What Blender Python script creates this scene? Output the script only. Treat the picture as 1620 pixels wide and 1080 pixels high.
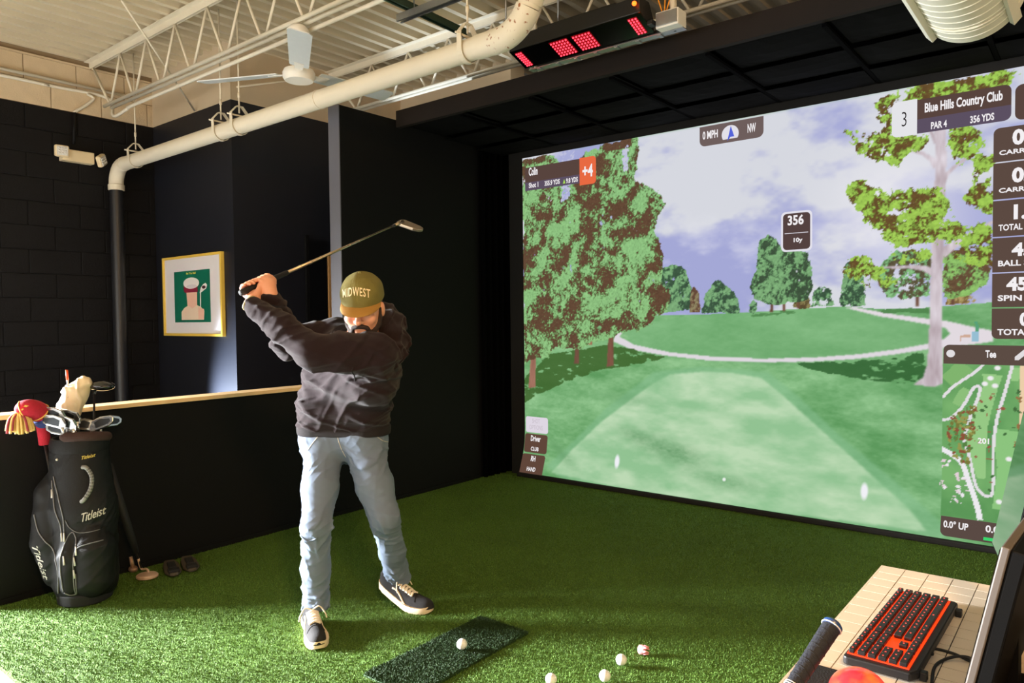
import bpy, bmesh, math, random
import numpy as np
from mathutils import Vector, Matrix, Euler
from mathutils.bvhtree import BVHTree

# ------------------------------------------------------------------ clear, camera, world, lights
for _o in list(bpy.data.objects):
    bpy.data.objects.remove(_o, do_unlink=True)
SC = bpy.context.scene
COL = SC.collection

cam_d = bpy.data.cameras.new('camera')
cam_d.sensor_width = 36.0
cam_d.lens = 36.0 * 1156.76 / 1620.0
cam_d.clip_start = 0.05
cam = bpy.data.objects.new('camera', cam_d)
COL.objects.link(cam)
_r, _d, _f = [Vector(v) for v in [(0.777857, 0.628347, -0.010918), (0.012023, -0.03225, -0.999408), (-0.628326, 0.777265, -0.03264)]]      # right, down, forward
cam.matrix_world = Matrix(((_r.x, -_d.x, -_f.x, 4.0892),
                           (_r.y, -_d.y, -_f.y, -4.9209),
                           (_r.z, -_d.z, -_f.z, 1.35),
                           (0, 0, 0, 1)))
SC.camera = cam

SC.view_settings.view_transform = 'Standard'
SC.view_settings.look = 'None'
SC.view_settings.exposure = 0.0
SC.view_settings.gamma = 1.0
SC.view_settings.use_curve_mapping = False

world = bpy.data.worlds.new('world')
SC.world = world
world.use_nodes = True
world.node_tree.nodes['Background'].inputs[0].default_value = (0.75, 0.85, 1.0, 1)
world.node_tree.nodes['Background'].inputs[1].default_value = 0.12

def area_light(name, loc, target, sx, sy, energy, color, spread=None):
    l = bpy.data.lights.new(name, 'AREA')
    l.shape = 'RECTANGLE'; l.size = sx; l.size_y = sy
    l.energy = energy; l.color = color
    if spread: l.spread = math.radians(spread)
    o = bpy.data.objects.new(name, l); COL.objects.link(o)
    o.location = loc
    o.rotation_euler = (Vector(target) - Vector(loc)).to_track_quat('-Z', 'Y').to_euler()
    return o

# daylight: the shop window in the far wall, left of the half wall; at the glazed front behind the camera, an added ceiling fill
area_light('window_daylight', (-2.84, -5.75, 1.3), (1.1, -3.4, 0.0), 1.2, 1.1, 500, (0.95, 0.98, 1.0), spread=57)
area_light('shopfront_ceiling_fill', (1.2, -8.2, 1.2), (1.0, -5.6, 4.6), 5.5, 1.6, 225, (1.0, 0.94, 0.84))  # tilted up, standing in for daylight bounced off the floor on to the ceiling
# warm ceiling fixture over the desk behind the camera
area_light('desk_pendant_glow', (5.0, -5.0, 3.0), (1.9, -2.9, 0.9), 0.35, 0.35, 80, (1.0, 0.58, 0.25))

# ------------------------------------------------------------------ helpers
def lin(c):
    c = np.asarray(c, dtype=float) / 255.0
    return np.where(c <= 0.04045, c / 12.92, ((c + 0.055) / 1.055) ** 2.4)

def mat(name, rgb, rough=0.6, metal=0.0, var=0.0, scale=30.0, bump=0.0, bscale=200.0, emit=None, estr=1.0, coat=0.0, spec=0.5, alpha=1.0, trans=0.0, sheen=0.0):
    m = bpy.data.materials.new(name); m.use_nodes = True
    nt = m.node_tree; b = nt.nodes['Principled BSDF']
    c = tuple(lin(rgb)) + (1,)
    b.inputs['Base Color'].default_value = c
    b.inputs['Roughness'].default_value = rough
    b.inputs['Metallic'].default_value = metal
    b.inputs['Specular IOR Level'].default_value = spec
    if coat: b.inputs['Coat Weight'].default_value = coat
    if sheen: b.inputs['Sheen Weight'].default_value = sheen
    if trans: b.inputs['Transmission Weight'].default_value = trans
    if alpha < 1: b.inputs['Alpha'].default_value = alpha
    tc = nt.nodes.new('ShaderNodeTexCoord')
    n = nt.nodes.new('ShaderNodeTexNoise')
    n.inputs['Scale'].default_value = scale; n.inputs['Detail'].default_value = 5
    nt.links.new(tc.outputs['Object'], n.inputs['Vector'])
    mx = nt.nodes.new('ShaderNodeMix'); mx.data_type = 'RGBA'
    v = max(var, 0.02)
    mx.inputs[6].default_value = tuple(max(0, x * (1 - v)) for x in c[:3]) + (1,)
    mx.inputs[7].default_value = tuple(min(1, x * (1 + v)) for x in c[:3]) + (1,)
    nt.links.new(n.outputs['Fac'], mx.inputs[0])
    nt.links.new(mx.outputs[2], b.inputs['Base Color'])
    if bump:
        n2 = nt.nodes.new('ShaderNodeTexNoise'); n2.inputs['Scale'].default_value = bscale; n2.inputs['Detail'].default_value = 4
        nt.links.new(tc.outputs['Object'], n2.inputs['Vector'])
        bp = nt.nodes.new('ShaderNodeBump'); bp.inputs['Strength'].default_value = bump; bp.inputs['Distance'].default_value = 0.004
        nt.links.new(n2.outputs['Fac'], bp.inputs['Height'])
        nt.links.new(bp.outputs['Normal'], b.inputs['Normal'])
    if emit is not None:
        b.inputs['Emission Color'].default_value = tuple(lin(emit)) + (1,)
        b.inputs['Emission Strength'].default_value = estr
    return m

def attr_mat(name, rough=0.7, emission=False, estr=1.0):
    m = bpy.data.materials.new(name); m.use_nodes = True
    nt = m.node_tree; b = nt.nodes['Principled BSDF']
    a = nt.nodes.new('ShaderNodeAttribute'); a.attribute_name = 'Col'
    if emission:
        nt.nodes.remove(b)
        e = nt.nodes.new('ShaderNodeEmission'); e.inputs[1].default_value = estr
        nt.links.new(a.outputs['Color'], e.inputs[0])
        nt.links.new(e.outputs[0], nt.nodes['Material Output'].inputs[0])
    else:
        nt.links.new(a.outputs['Color'], b.inputs['Base Color'])
        b.inputs['Roughness'].default_value = rough
    return m

def emat(name, rgb, s=1.0):
    m = bpy.data.materials.new(name); m.use_nodes = True
    nt = m.node_tree; nt.nodes.remove(nt.nodes['Principled BSDF'])
    e = nt.nodes.new('ShaderNodeEmission'); e.inputs[0].default_value = tuple(lin(rgb)) + (1,); e.inputs[1].default_value = s
    nt.links.new(e.outputs[0], nt.nodes['Material Output'].inputs[0])
    return m

BASE = {}          # world base of every empty, so that children are stored relative to it
def tag(o, label=None, cat=None, group=None, kind=None):
    if label: o['label'] = label
    if cat: o['category'] = cat
    if group: o['group'] = group
    if kind: o['kind'] = kind
    return o

def thing(name, label, cat, loc=(0, 0, 0), group=None):
    o = bpy.data.objects.new(name, None); COL.objects.link(o)
    o.empty_display_size = 0.05
    o.location = loc; BASE[o] = np.array(loc, float)
    return tag(o, label, cat, group)

def base_of(o):
    return BASE.get(o, np.zeros(3))

def mk(name, vf, m, parent=None, smooth=False, bevel=0.0, solid=0.0, kind=None, label=None, autosmooth=None):
    v, f = vf
    v = np.asarray(v, float).reshape(-1, 3)
    b = base_of(parent) if parent is not None else None
    if parent is None:
        org = np.array([(v[:, 0].min() + v[:, 0].max()) / 2, (v[:, 1].min() + v[:, 1].max()) / 2, v[:, 2].min()])
    else:
        org = (v.min(0) + v.max(0)) / 2
    me = bpy.data.meshes.new(name)
    me.from_pydata((v - org).tolist(), [], [list(map(int, q)) for q in f])
    me.update()
    o = bpy.data.objects.new(name, me); COL.objects.link(o)
    if m is not None: me.materials.append(m)
    if parent is not None:
        o.parent = parent; o.location = org - b
    else:
        o.location = org
    BASE[o] = org
    if smooth:
        me.polygons.foreach_set('use_smooth', [True] * len(me.polygons))
        if autosmooth: me.set_sharp_from_angle(angle=math.radians(autosmooth))
    if bevel:
        md = o.modifiers.new('bevel', 'BEVEL'); md.width = bevel; md.segments = 2; md.limit_method = 'ANGLE'
    if kind: o['kind'] = kind
    if label: o['label'] = label
    return o

def inst(src, loc, parent=None, name=None, rot=None):
    """another object on the same mesh; loc is the world place of its origin"""
    o = src.copy(); COL.objects.link(o)
    if name: o.name = name
    o.parent = parent
    o.location = np.array(loc, float) - (base_of(parent) if parent is not None else 0)
    if rot is not None: o.rotation_euler = rot
    BASE[o] = np.array(loc, float)
    return o

def struct(name, vf, m, parent=None, **k):
    o = mk(name, vf, m, parent, **k)
    if parent is None: o['kind'] = 'structure'
    return o

def join(*l):
    V = []; Fc = []; n = 0
    for v, f in l:
        v = np.asarray(v, float).reshape(-1, 3)
        V.append(v); Fc += [[i + n for i in q] for q in f]; n += len(v)
    return np.concatenate(V), Fc

def box(x0, x1, y0, y1, z0, z1):
    v = [(x, y, z) for z in (z0, z1) for y in (y0, y1) for x in (x0, x1)]
    return np.array(v), [(0, 2, 3, 1), (4, 5, 7, 6), (0, 1, 5, 4), (2, 6, 7, 3), (0, 4, 6, 2), (1, 3, 7, 5)]

def obox(c, ax, ay, az, hx, hy, hz):
    """oriented box: centre, three unit axes, half sizes"""
    c = np.array(c, float); ax, ay, az = [np.array(a, float) for a in (ax, ay, az)]
    v, f = box(-hx, hx, -hy, hy, -hz, hz)
    return c + v[:, :1] * ax + v[:, 1:2] * ay + v[:, 2:] * az, f

def frame_of(d):
    d = np.array(d, float); d /= np.linalg.norm(d)
    a = np.array([0, 0, 1.0]) if abs(d[2]) < 0.9 else np.array([1.0, 0, 0])
    x = np.cross(a, d); x /= np.linalg.norm(x)
    return x, np.cross(d, x), d

def tube(pts, r, seg=12, cap=True, closed=False):
    pts = np.array(pts, float); n = len(pts)
    r = np.full(n, r, float) if np.isscalar(r) else np.array(r, float)
    T = np.zeros_like(pts)
    if closed:
        T = np.roll(pts, -1, 0) - np.roll(pts, 1, 0)
    else:
        T[1:-1] = pts[2:] - pts[:-2]; T[0] = pts[1] - pts[0]; T[-1] = pts[-1] - pts[-2]
    T /= np.maximum(np.linalg.norm(T, axis=1, keepdims=True), 1e-9)
    x, y, _ = frame_of(T[0])
    V = []
    for i in range(n):
        if i:
            x = x - T[i] * np.dot(x, T[i]); x /= np.linalg.norm(x); y = np.cross(T[i], x)
        a = np.arange(seg) * 2 * math.pi / seg
        V.append(pts[i] + r[i] * (np.cos(a)[:, None] * x + np.sin(a)[:, None] * y))
    V = np.concatenate(V); Fc = []
    m = n if closed else n - 1
    for i in range(m):
        for j in range(seg):
            a = i * seg + j; b = i * seg + (j + 1) % seg
            i2 = (i + 1) % n
            Fc.append((a, b, i2 * seg + (j + 1) % seg, i2 * seg + j))
    if cap and not closed:
        Fc.append(tuple(range(seg))[::-1]); Fc.append(tuple(range((n - 1) * seg, n * seg)))
    return V, Fc

def lathe(prof, c, axis=(0, 0, 1), seg=24, xdir=None, sx=1.0):
    """profile [(radius, height)] turned round an axis through c"""
    x, y, d = frame_of(axis)
    if xdir is not None:
        x = np.array(xdir, float) - np.dot(xdir, d) * d; x /= np.linalg.norm(x); y = np.cross(d, x)
    a = np.arange(seg) * 2 * math.pi / seg
    V = []; Fc = []
    for rr, h in prof:
        V.append(np.array(c, float) + d * h + rr * (sx * np.cos(a)[:, None] * x + np.sin(a)[:, None] * y))
    n = len(prof)
    for i in range(n - 1):
        for j in range(seg):
            Fc.append((i * seg + j, i * seg + (j + 1) % seg, (i + 1) * seg + (j + 1) % seg, (i + 1) * seg + j))
    Fc.append(tuple(range(seg))[::-1]); Fc.append(tuple(range((n - 1) * seg, n * seg)))
    return np.concatenate(V), Fc

def smooth_path(pts, n=8, closed=False):
    """Catmull-Rom through points"""
    P = [np.array(p, float) for p in pts]; out = []
    m = len(P)
    rng = range(m) if closed else range(m - 1)
    for i in rng:
        p0 = P[(i - 1) % m] if (closed or i > 0) else P[0]
        p1 = P[i]; p2 = P[(i + 1) % m]
        p3 = P[(i + 2) % m] if (closed or i + 2 < m) else P[-1]
        for k in range(n):
            t = k / n
            out.append(0.5 * ((2 * p1) + (-p0 + p2) * t + (2 * p0 - 5 * p1 + 4 * p2 - p3) * t * t + (-p0 + 3 * p1 - 3 * p2 + p3) * t ** 3))
    if not closed: out.append(P[-1])
    return np.array(out)

def prism(poly, o, ux, uy, un, depth):
    """flat polygon [(a,b)] in plane (ux,uy) at o, extruded by depth along un"""
    o = np.array(o, float); ux, uy, un = [np.array(q, float) for q in (ux, uy, un)]
    n = len(poly); P = np.array(poly, float)
    A = o + P[:, :1] * ux + P[:, 1:] * uy
    V = np.concatenate([A, A + un * depth])
    Fc = [tuple(range(n))[::-1], tuple(range(n, 2 * n))]
    for i in range(n):
        j = (i + 1) % n
        Fc.append((i, j, n + j, n + i))
    return V, Fc

def round_rect(u0, u1, v0, v1, r, seg=5, corners=(1, 1, 1, 1)):
    out = []
    for k, (cx, cy, a0) in enumerate(((u1 - r, v1 - r, 0), (u0 + r, v1 - r, 90), (u0 + r, v0 + r, 180), (u1 - r, v0 + r, 270))):
        if corners[k]:
            for s in range(seg + 1):
                a = math.radians(a0 + 90 * s / seg); out.append((cx + r * math.cos(a), cy + r * math.sin(a)))
        else:
            out.append((u1 if k in (0, 3) else u0, v1 if k in (0, 1) else v0))
    return out

def text_mesh(s, bold=0.0, shear=0.0, spacing=1.0, res=3):
    """a word as flat mesh vertices/faces, fitted into the unit box 0..1 x 0..1"""
    c = bpy.data.curves.new('lettering', 'FONT'); c.body = s; c.size = 1.0
    c.offset = bold; c.shear = shear; c.space_character = spacing; c.resolution_u = res
    c.fill_mode = 'FRONT'
    o = bpy.data.objects.new('lettering', c); COL.objects.link(o)
    me = o.to_mesh()
    v = np.array([q.co[:] for q in me.vertices]); f = [tuple(p.vertices) for p in me.polygons]
    o.to_mesh_clear()
    bpy.data.objects.remove(o, do_unlink=True); bpy.data.curves.remove(c)
    mn = v.min(0); mx = v.max(0)
    return (v[:, :2] - mn[:2]) / np.maximum(mx[:2] - mn[:2], 1e-6), f

def bvh_of(o):
    me = o.data
    v = np.empty(len(me.vertices) * 3, np.float32); me.vertices.foreach_get('co', v)
    q = np.empty(len(me.loops), np.int32); me.loops.foreach_get('vertex_index', q)
    return BVHTree.FromPolygons(v.reshape(-1, 3).tolist(), q.reshape(-1, 4).tolist())

def sphere(c, r, seg=16, rings=10, sc=(1, 1, 1)):
    prof = [(max(1e-4, math.sin(math.pi * i / rings)) , -math.cos(math.pi * i / rings)) for i in range(rings + 1)]
    v, f = lathe(prof, (0, 0, 0), (0, 0, 1), seg)
    return v * r * np.array(sc) + np.array(c, float), f

M = {}
M['black'] = mat('black_wall_paint', (9, 9, 10), 0.75, spec=0.2, var=0.12, scale=8, bump=0.15, bscale=120)
M['navy'] = mat('navy_black_paint', (22, 24, 33), 0.5, var=0.08, scale=5, bump=0.08, bscale=180)
M['block_black'] = mat('black_block_paint', (10, 10, 13), 0.6, spec=0.25, var=0.15, scale=14, bump=0.5, bscale=90)
M['block_beige'] = mat('beige_block_paint', (212, 192, 160), 0.8, var=0.12, scale=10, bump=0.5, bscale=90)
M['beige'] = mat('beige_wall_paint', (212, 194, 166), 0.8, var=0.05, scale=6)
M['deck'] = mat('cream_deck_paint', (218, 205, 176), 0.7, var=0.12, scale=4)
M['steel_white'] = mat('cream_steel_paint', (228, 220, 200), 0.5, var=0.06, scale=12)
M['pipe'] = mat('cream_pipe_paint', (226, 218, 198), 0.55, var=0.05, scale=6)
M['pipe_black'] = mat('black_pipe_paint', (27, 28, 32), 0.4)
M['rust'] = mat('rust_stain', (160, 96, 50), 0.9, var=0.3, scale=60)
M['white'] = mat('white_enamel', (232, 230, 224), 0.4)
M['galv'] = mat('galvanised_steel', (150, 152, 152), 0.35, metal=0.8, var=0.1, scale=40)
M['green_strut'] = mat('green_strut_paint', (42, 64, 52), 0.5)
M['valance'] = mat('black_valance_board', (34, 29, 27), 0.8, spec=0.15, var=0.1, scale=8)
M['baycloth'] = mat('black_bay_panel_cloth', (6, 6, 7), 0.95, spec=0.1, var=0.2, scale=20, bump=0.3, bscale=300)
M['curtain'] = mat('black_curtain_cloth', (3, 3, 4), 1.0, spec=0.05, var=0.2, scale=20)
M['wood'] = mat('light_maple', (226, 190, 140), 0.5, var=0.12, scale=14)
M['concrete'] = mat('pale_concrete', (176, 175, 170), 0.5, var=0.06, scale=5)

# ------------------------------------------------------------------ the room shell
ROOM_X0, ROOM_X1, ROOM_Y0, ROOM_Y1 = -2.95, 6.2, -8.6, 0.6
DECK_Z = 3.655
PAINT_Z = 3.19

# concrete slab, turf on top
struct('floor', box(ROOM_X0 - 0.2, ROOM_X1 + 0.2, ROOM_Y0 - 0.2, ROOM_Y1 + 0.4, -0.16, -0.018), M['concrete'])
def turf_mat(name, a, b, c):
    m = bpy.data.materials.new(name); m.use_nodes = True
    nt = m.node_tree; p = nt.nodes['Principled BSDF']
    p.inputs['Roughness'].default_value = 0.65; p.inputs['Specular IOR Level'].default_value = 0.28
    at = nt.nodes.new('ShaderNodeTexCoord')
    n = nt.nodes.new('ShaderNodeTexNoise'); n.inputs['Scale'].default_value = 160; n.inputs['Detail'].default_value = 3
    n2 = nt.nodes.new('ShaderNodeTexNoise'); n2.inputs['Scale'].default_value = 2.2
    nt.links.new(at.outputs['Object'], n.inputs['Vector']); nt.links.new(at.outputs['Object'], n2.inputs['Vector'])
    r = nt.nodes.new('ShaderNodeValToRGB')
    r.color_ramp.elements[0].position = 0.3; r.color_ramp.elements[0].color = tuple(lin(a)) + (1,)
    r.color_ramp.elements[1].position = 0.7; r.color_ramp.elements[1].color = tuple(lin(c)) + (1,)
    e = r.color_ramp.elements.new(0.5); e.color = tuple(lin(b)) + (1,)
    nt.links.new(n.outputs['Fac'], r.inputs[0])
    mx = nt.nodes.new('ShaderNodeMix'); mx.data_type = 'RGBA'; mx.blend_type = 'MULTIPLY'; mx.inputs[0].default_value = 0.35
    nt.links.new(r.outputs[0], mx.inputs[6]); nt.links.new(n2.outputs['Fac'], mx.inputs[7])
    nt.links.new(mx.outputs[2], p.inputs['Base Color'])
    bp = nt.nodes.new('ShaderNodeBump'); bp.inputs['Strength'].default_value = 0.6; bp.inputs['Distance'].default_value = 0.01
    nt.links.new(n.outputs['Fac'], bp.inputs['Height']); nt.links.new(bp.outputs[0], p.inputs['Normal'])
    return m
M['turf'] = turf_mat('green_turf', (52, 82, 22), (84, 118, 40), (120, 152, 66))
M['turf_dark'] = turf_mat('dark_green_mat_turf', (24, 48, 20), (40, 68, 32), (64, 92, 50))
turf = struct('floor_turf', box(0.0, 5.0, -4.0, 0.3, -0.018, 0.0), M['turf'])

def fibres(n, x0, x1, y0, y1, z, h, w, seed):
    rg = np.random.default_rng(seed)
    p = np.stack([rg.uniform(x0, x1, n), rg.uniform(y0, y1, n), np.full(n, z)], 1)
    a = rg.uniform(0, 2 * np.pi, n); hh = h * rg.uniform(0.6, 1.15, n); ln = rg.uniform(0.0, 0.9, n) * h
    b = rg.uniform(0, 2 * np.pi, n)
    side = np.stack([np.cos(a), np.sin(a), 0 * a], 1) * (w / 2)
    tip = p + np.stack([np.cos(b) * ln, np.sin(b) * ln, hh], 1)
    V = np.stack([p - side, p + side, tip + side * 0.5, tip - side * 0.5], 1).reshape(-1, 3)
    return V, np.arange(4 * n).reshape(-1, 4)
def big_mesh(name, V, Q, m, parent, kind=None):
    me = bpy.data.meshes.new(name); b = base_of(parent)
    V = V - b
    me.vertices.add(len(V)); me.vertices.foreach_set('co', V.astype(np.float32).ravel())
    k = Q.shape[1]
    me.loops.add(Q.size); me.loops.foreach_set('vertex_index', Q.astype(np.int32).ravel())
    me.polygons.add(len(Q)); me.polygons.foreach_set('loop_start', np.arange(0, Q.size, k, dtype=np.int32))
    me.update(calc_edges=True); me.validate()
    me.materials.append(m)
    o = bpy.data.objects.new(name, me); COL.objects.link(o); o.parent = parent
    if kind: o['kind'] = kind
    BASE[o] = b
    return o
_v, _q = fibres(430000, 0.02, 4.1, -3.99, -0.1, -0.001, 0.0085, 0.0028, 3)
big_mesh('turf_pile', _v, _q, M['turf'], turf, 'stuff')

# half wall with its wooden ledge, the tall wall that carries on from it
struct('wall_left', box(-0.113, 0.0, -3.86, -1.72, 0.0, 0.889), M['black'])
struct('trim_1', box(-0.125, 0.018, -3.88, -1.721, 0.889, 0.911), M['wood'], bevel=0.002)
struct('wall_left_tall', box(-0.113, 0.0, -1.72, 0.3, 0.0, 2.822), M['black'], bevel=0.003)
struct('baseboard_left', box(0.0, 0.012, -3.86, -0.32, 0.0, 0.03), M['black'])
# the end cap of the tall wall is painted board, smooth navy
struct('trim_2', box(-0.114, 0.0015, -1.7265, -1.7195, 0.911, 2.823), mat('grey_blue_end_board', (96, 97, 107), 0.6))
# wall behind the screen
struct('wall_screen', box(-0.113, 6.3, 0.3, 0.5, 0.0, 2.9), M['curtain'])
struct('wall_screen_top', box(-0.113, 6.3, 2.4, 2.6, 0.0, 3.75), M['beige'])
struct('wall_right', box(6.2, 6.4, -8.6, 0.5, 0.0, 3.7), M['beige'])
# glazed shop front behind the camera: piers, sill and header round an opening
wb = thing('wall_back', None, None, (1.6, -8.6, 0)); wb['kind'] = 'structure'
for _b in (box(-3.15, -1.7, -8.7, -8.5, 0, 3.7), box(4.1, 6.4, -8.7, -8.5, 0, 3.7), box(-1.7, 4.1, -8.7, -8.5, 0, 0.6), box(-1.7, 4.1, -8.7, -8.5, 3.2, 3.7)):
    mk('wall_pier', _b, M['beige'], wb)

# far block wall, seen over the half wall: every block is its own piece
farw = thing('wall_far', None, None, (-3.05, -3.0, 0)); farw['kind'] = 'structure'
mk('mortar_core', box(-3.15, -2.958, -4.55, 0.5, 0, PAINT_Z - 0.002), mat('black_painted_mortar', (8, 8, 10), 0.9), farw)
mk('mortar_core', box(-3.15, -2.956, -4.55, 0.5, PAINT_Z - 0.002, 3.7), mat('shaded_beige_mortar', (140, 120, 94), 0.9), farw)  # brown tone serves the joints and paints in the shade under the deck
mk('bearing_strip', box(-3.0, -2.94, -4.55, -1.6, DECK_Z - 0.06, DECK_Z - 0.045), M['block_beige'], farw)
BL, BH = 0.406, 0.2032
_ref = {}
for mname in ('block_black', 'block_beige'):
    v, f = box(-0.05, 0.0, -BL / 2 + 0.003, BL / 2 - 0.003, -BH / 2 + 0.0025, BH / 2 - 0.0025)
    _ref[mname] = None
z_courses = [PAINT_Z + BH * (k + 0.5) for k in range(-13, 3)]
_jy0 = -2.4627           # one vertical joint of the first beige course
for ci, zc in enumerate(z_courses):
    if zc + BH / 2 > DECK_Z + 0.14: continue
    k = ci - 13
    mname = 'block_beige' if k >= 0 else 'block_black'
    off = _jy0 + (BL / 2 if k % 2 else 0)
    y = off - BL * 4 + BL / 2
    while y < -1.35:
        if y > -4.4:
            if _ref[mname] is None:
                v, f = box(-0.05, 0.0, -BL / 2 + 0.003, BL / 2 - 0.003, -BH / 2 + 0.0025, BH / 2 - 0.0025)
                o = mk('concrete_block', (v + np.array([-2.95, y, zc]), f), M[mname], farw, bevel=0.004)
                _ref[mname] = o
            else:
                inst(_ref[mname], (-2.975, y, zc), farw)
        y += BL
# the shop window beyond the half wall's end (out of frame): frame bars
win = thing('window_1', None, None, (-2.95, -6.15, 0.2)); win['kind'] = 'structure'
for b in (box(-3.0, -2.92, -7.6, -7.52, 0.2, 2.5), box(-3.0, -2.92, -4.78, -4.7, 0.2, 2.5), box(-3.0, -2.92, -7.52, -4.78, 2.45, 2.5), box(-3.0, -2.92, -7.52, -4.78, 0.2, 0.25)):
    mk('window_frame', b, M['pipe_black'], win)
struct('wall_far_header', box(-3.15, -2.95, -7.6, -4.55, 2.5, 3.7), M['beige'])
struct('wall_far_pier', box(-3.15, -2.95, -8.6, -7.6, 0.0, 3.7), M['block_black'])

# chase that juts out from the far wall: navy below the paint line, cream above
COLX, COLY = -1.575, -1.601
struct('wall_chase', box(-2.95, COLX, COLY, 0.5, 0.0, PAINT_Z), M['navy'])
struct('wall_chase_top', box(-2.95, COLX, COLY, 0.5, PAINT_Z, 3.7), M['beige'])
# back of the passage behind the tall wall
struct('wall_passage', box(COLX, -0.113, 0.3, 0.5, 0.0, PAINT_Z), M['navy'])
struct('wall_passage_top', box(COLX, -0.113, 0.3, 0.5, PAINT_Z, 3.7), M['beige'])
# door set in the chase's long side: black leaf, pale wooden casing
dr = thing('door_1', None, None, (COLX, -0.7, 0)); dr['kind'] = 'structure'
_d0 = (-1.575, -0.877, 1.6723); _d1 = (-1.575, -0.6652, 1.7374)
mk('door_leaf', box(COLX + 0.002, COLX + 0.02, _d0[1], _d1[1] - 0.01, 0.01, 2.08), mat('satin_black_door', (14, 14, 17), 0.3), dr)
mk('door_stop', box(COLX + 0.002, COLX + 0.028, _d0[1] - 0.03, _d0[1], 0.0, 2.12), M['black'], dr)
_ct = (-1.575, -0.6423, 1.9455)
mk('door_casing', box(COLX + 0.002, COLX + 0.03, _d1[1], _d1[1] + 0.12, 0.0, _ct[2]), mat('oak_casing', (214, 160, 102), 0.5, var=0.1), dr)

# corrugated deck
def deck_profile(x0, x1):
    P = []; x = x0; p = 0.152; d = 0.062
    while x < x1:
        P += [(x, DECK_Z), (x + 0.044, DECK_Z), (x + 0.058, DECK_Z + d), (x + 0.138, DECK_Z + d)]
        x += p
    return P
prof = deck_profile(-2.96, 6.3)
n = len(prof)
V = [(x, y, z) for y in (-8.7, 2.6) for x, z in prof]
Fq = [(i, i + 1, n + i + 1, n + i) for i in range(n - 1)]
V2 = [(-2.96, -8.7, 3.76), (6.3, -8.7, 3.76), (6.3, 2.6, 3.76), (-2.96, 2.6, 3.76)]
struct('ceiling', join((V, Fq), (V2, [(0, 1, 2, 3)])), M['deck'])

# open web joists
def joist(Y, x0, x1, zb, label, tail=True):
    t = thing('steel_joist', label, 'joist', ((x0 + x1) / 2, Y, zb), 'open web joists under the deck')
    zt = DECK_Z - 0.003
    ang = lambda za, zc, dz: join(box(x0, x1, Y - 0.055, Y - 0.008, za, za + 0.005 * dz), box(x0, x1, Y - 0.0125, Y - 0.008, min(za, zc), max(za, zc)),
                                  box(x0, x1, Y + 0.008, Y + 0.055, za, za + 0.005 * dz), box(x0, x1, Y + 0.008, Y + 0.0125, min(za, zc), max(za, zc)))
    mk('top_chord', ang(zt - 0.005, zt - 0.055, 1), M['steel_white'], t)
    bx0 = x0 + 0.33
    vb = join(*[(np.where(np.isclose(v, x0), bx0, v), f) for v, f in (
        tube([(x0, Y - 0.03, zb), (x1, Y - 0.03, zb)], 0.014, 8), tube([(x0, Y + 0.03, zb), (x1, Y + 0.03, zb)], 0.014, 8))]) if False else join(
        tube([(bx0, Y - 0.03, zb), (x1, Y - 0.03, zb)], 0.014, 8), tube([(bx0, Y + 0.03, zb), (x1, Y + 0.03, zb)], 0.014, 8))
    mk('bottom_chord', vb, M['steel_white'], t, smooth=True)
    mk('web_bar', tube([(x0 + 0.05, Y, zt - 0.05), (bx0 + 0.05, Y, zb + 0.005)], 0.011, 8), M['steel_white'], t, smooth=True)
    x = bx0 + 0.06; up = True
    k = 0
    first = {}
    while x + 0.21 < x1:
        xa, xb = x, x + 0.21
        za, zc = (zb + 0.005, zt - 0.05) if up else (zt - 0.05, zb + 0.005)
        if up not in first:
            first[up] = mk('web_bar', tube([(xa, Y, za), (xb, Y, zc)], 0.010, 8), M['steel_white'], t, smooth=True)
        else:
            inst(first[up], ((xa + xb) / 2, Y, (za + zc) / 2), t)
        x = xb + (0.0 if up else 0.05); up = not up
    return t
joist(-2.14, -2.95, 6.0, 3.205, 'cream open web steel joist that the ceiling fan hangs from')
joist(-0.59, COLX, 6.0, 3.245, 'cream open web steel joist running behind the red lit sensor bar')
joist(-3.68, -2.95, 6.0, 3.205, 'cream open web steel joist over the golf bag end of the turf')
# cross bridging rods between the joists
def rod(name, label, pts, r, m, cat='rod', group=None, seg=8, **k):
    return tag(mk(name, tube(pts, r, seg), m, None, smooth=True, **k), label, cat, group)
rod('bridging_bar', 'thin cream bridging bar slanting up from the chase to the deck', [(-2.1289, -1.62, 3.1933), (-1.3763, -2.5429, 3.64)], 0.008, M['steel_white'], 'bar')
rod('bridging_bar', 'thin cream bridging bar crossing below the deck behind the ceiling fan', [(COLX + 0.01, -0.62, 3.62), (COLX + 0.01, -1.55, 3.3)], 0.008, M['steel_white'], 'bar')

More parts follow.
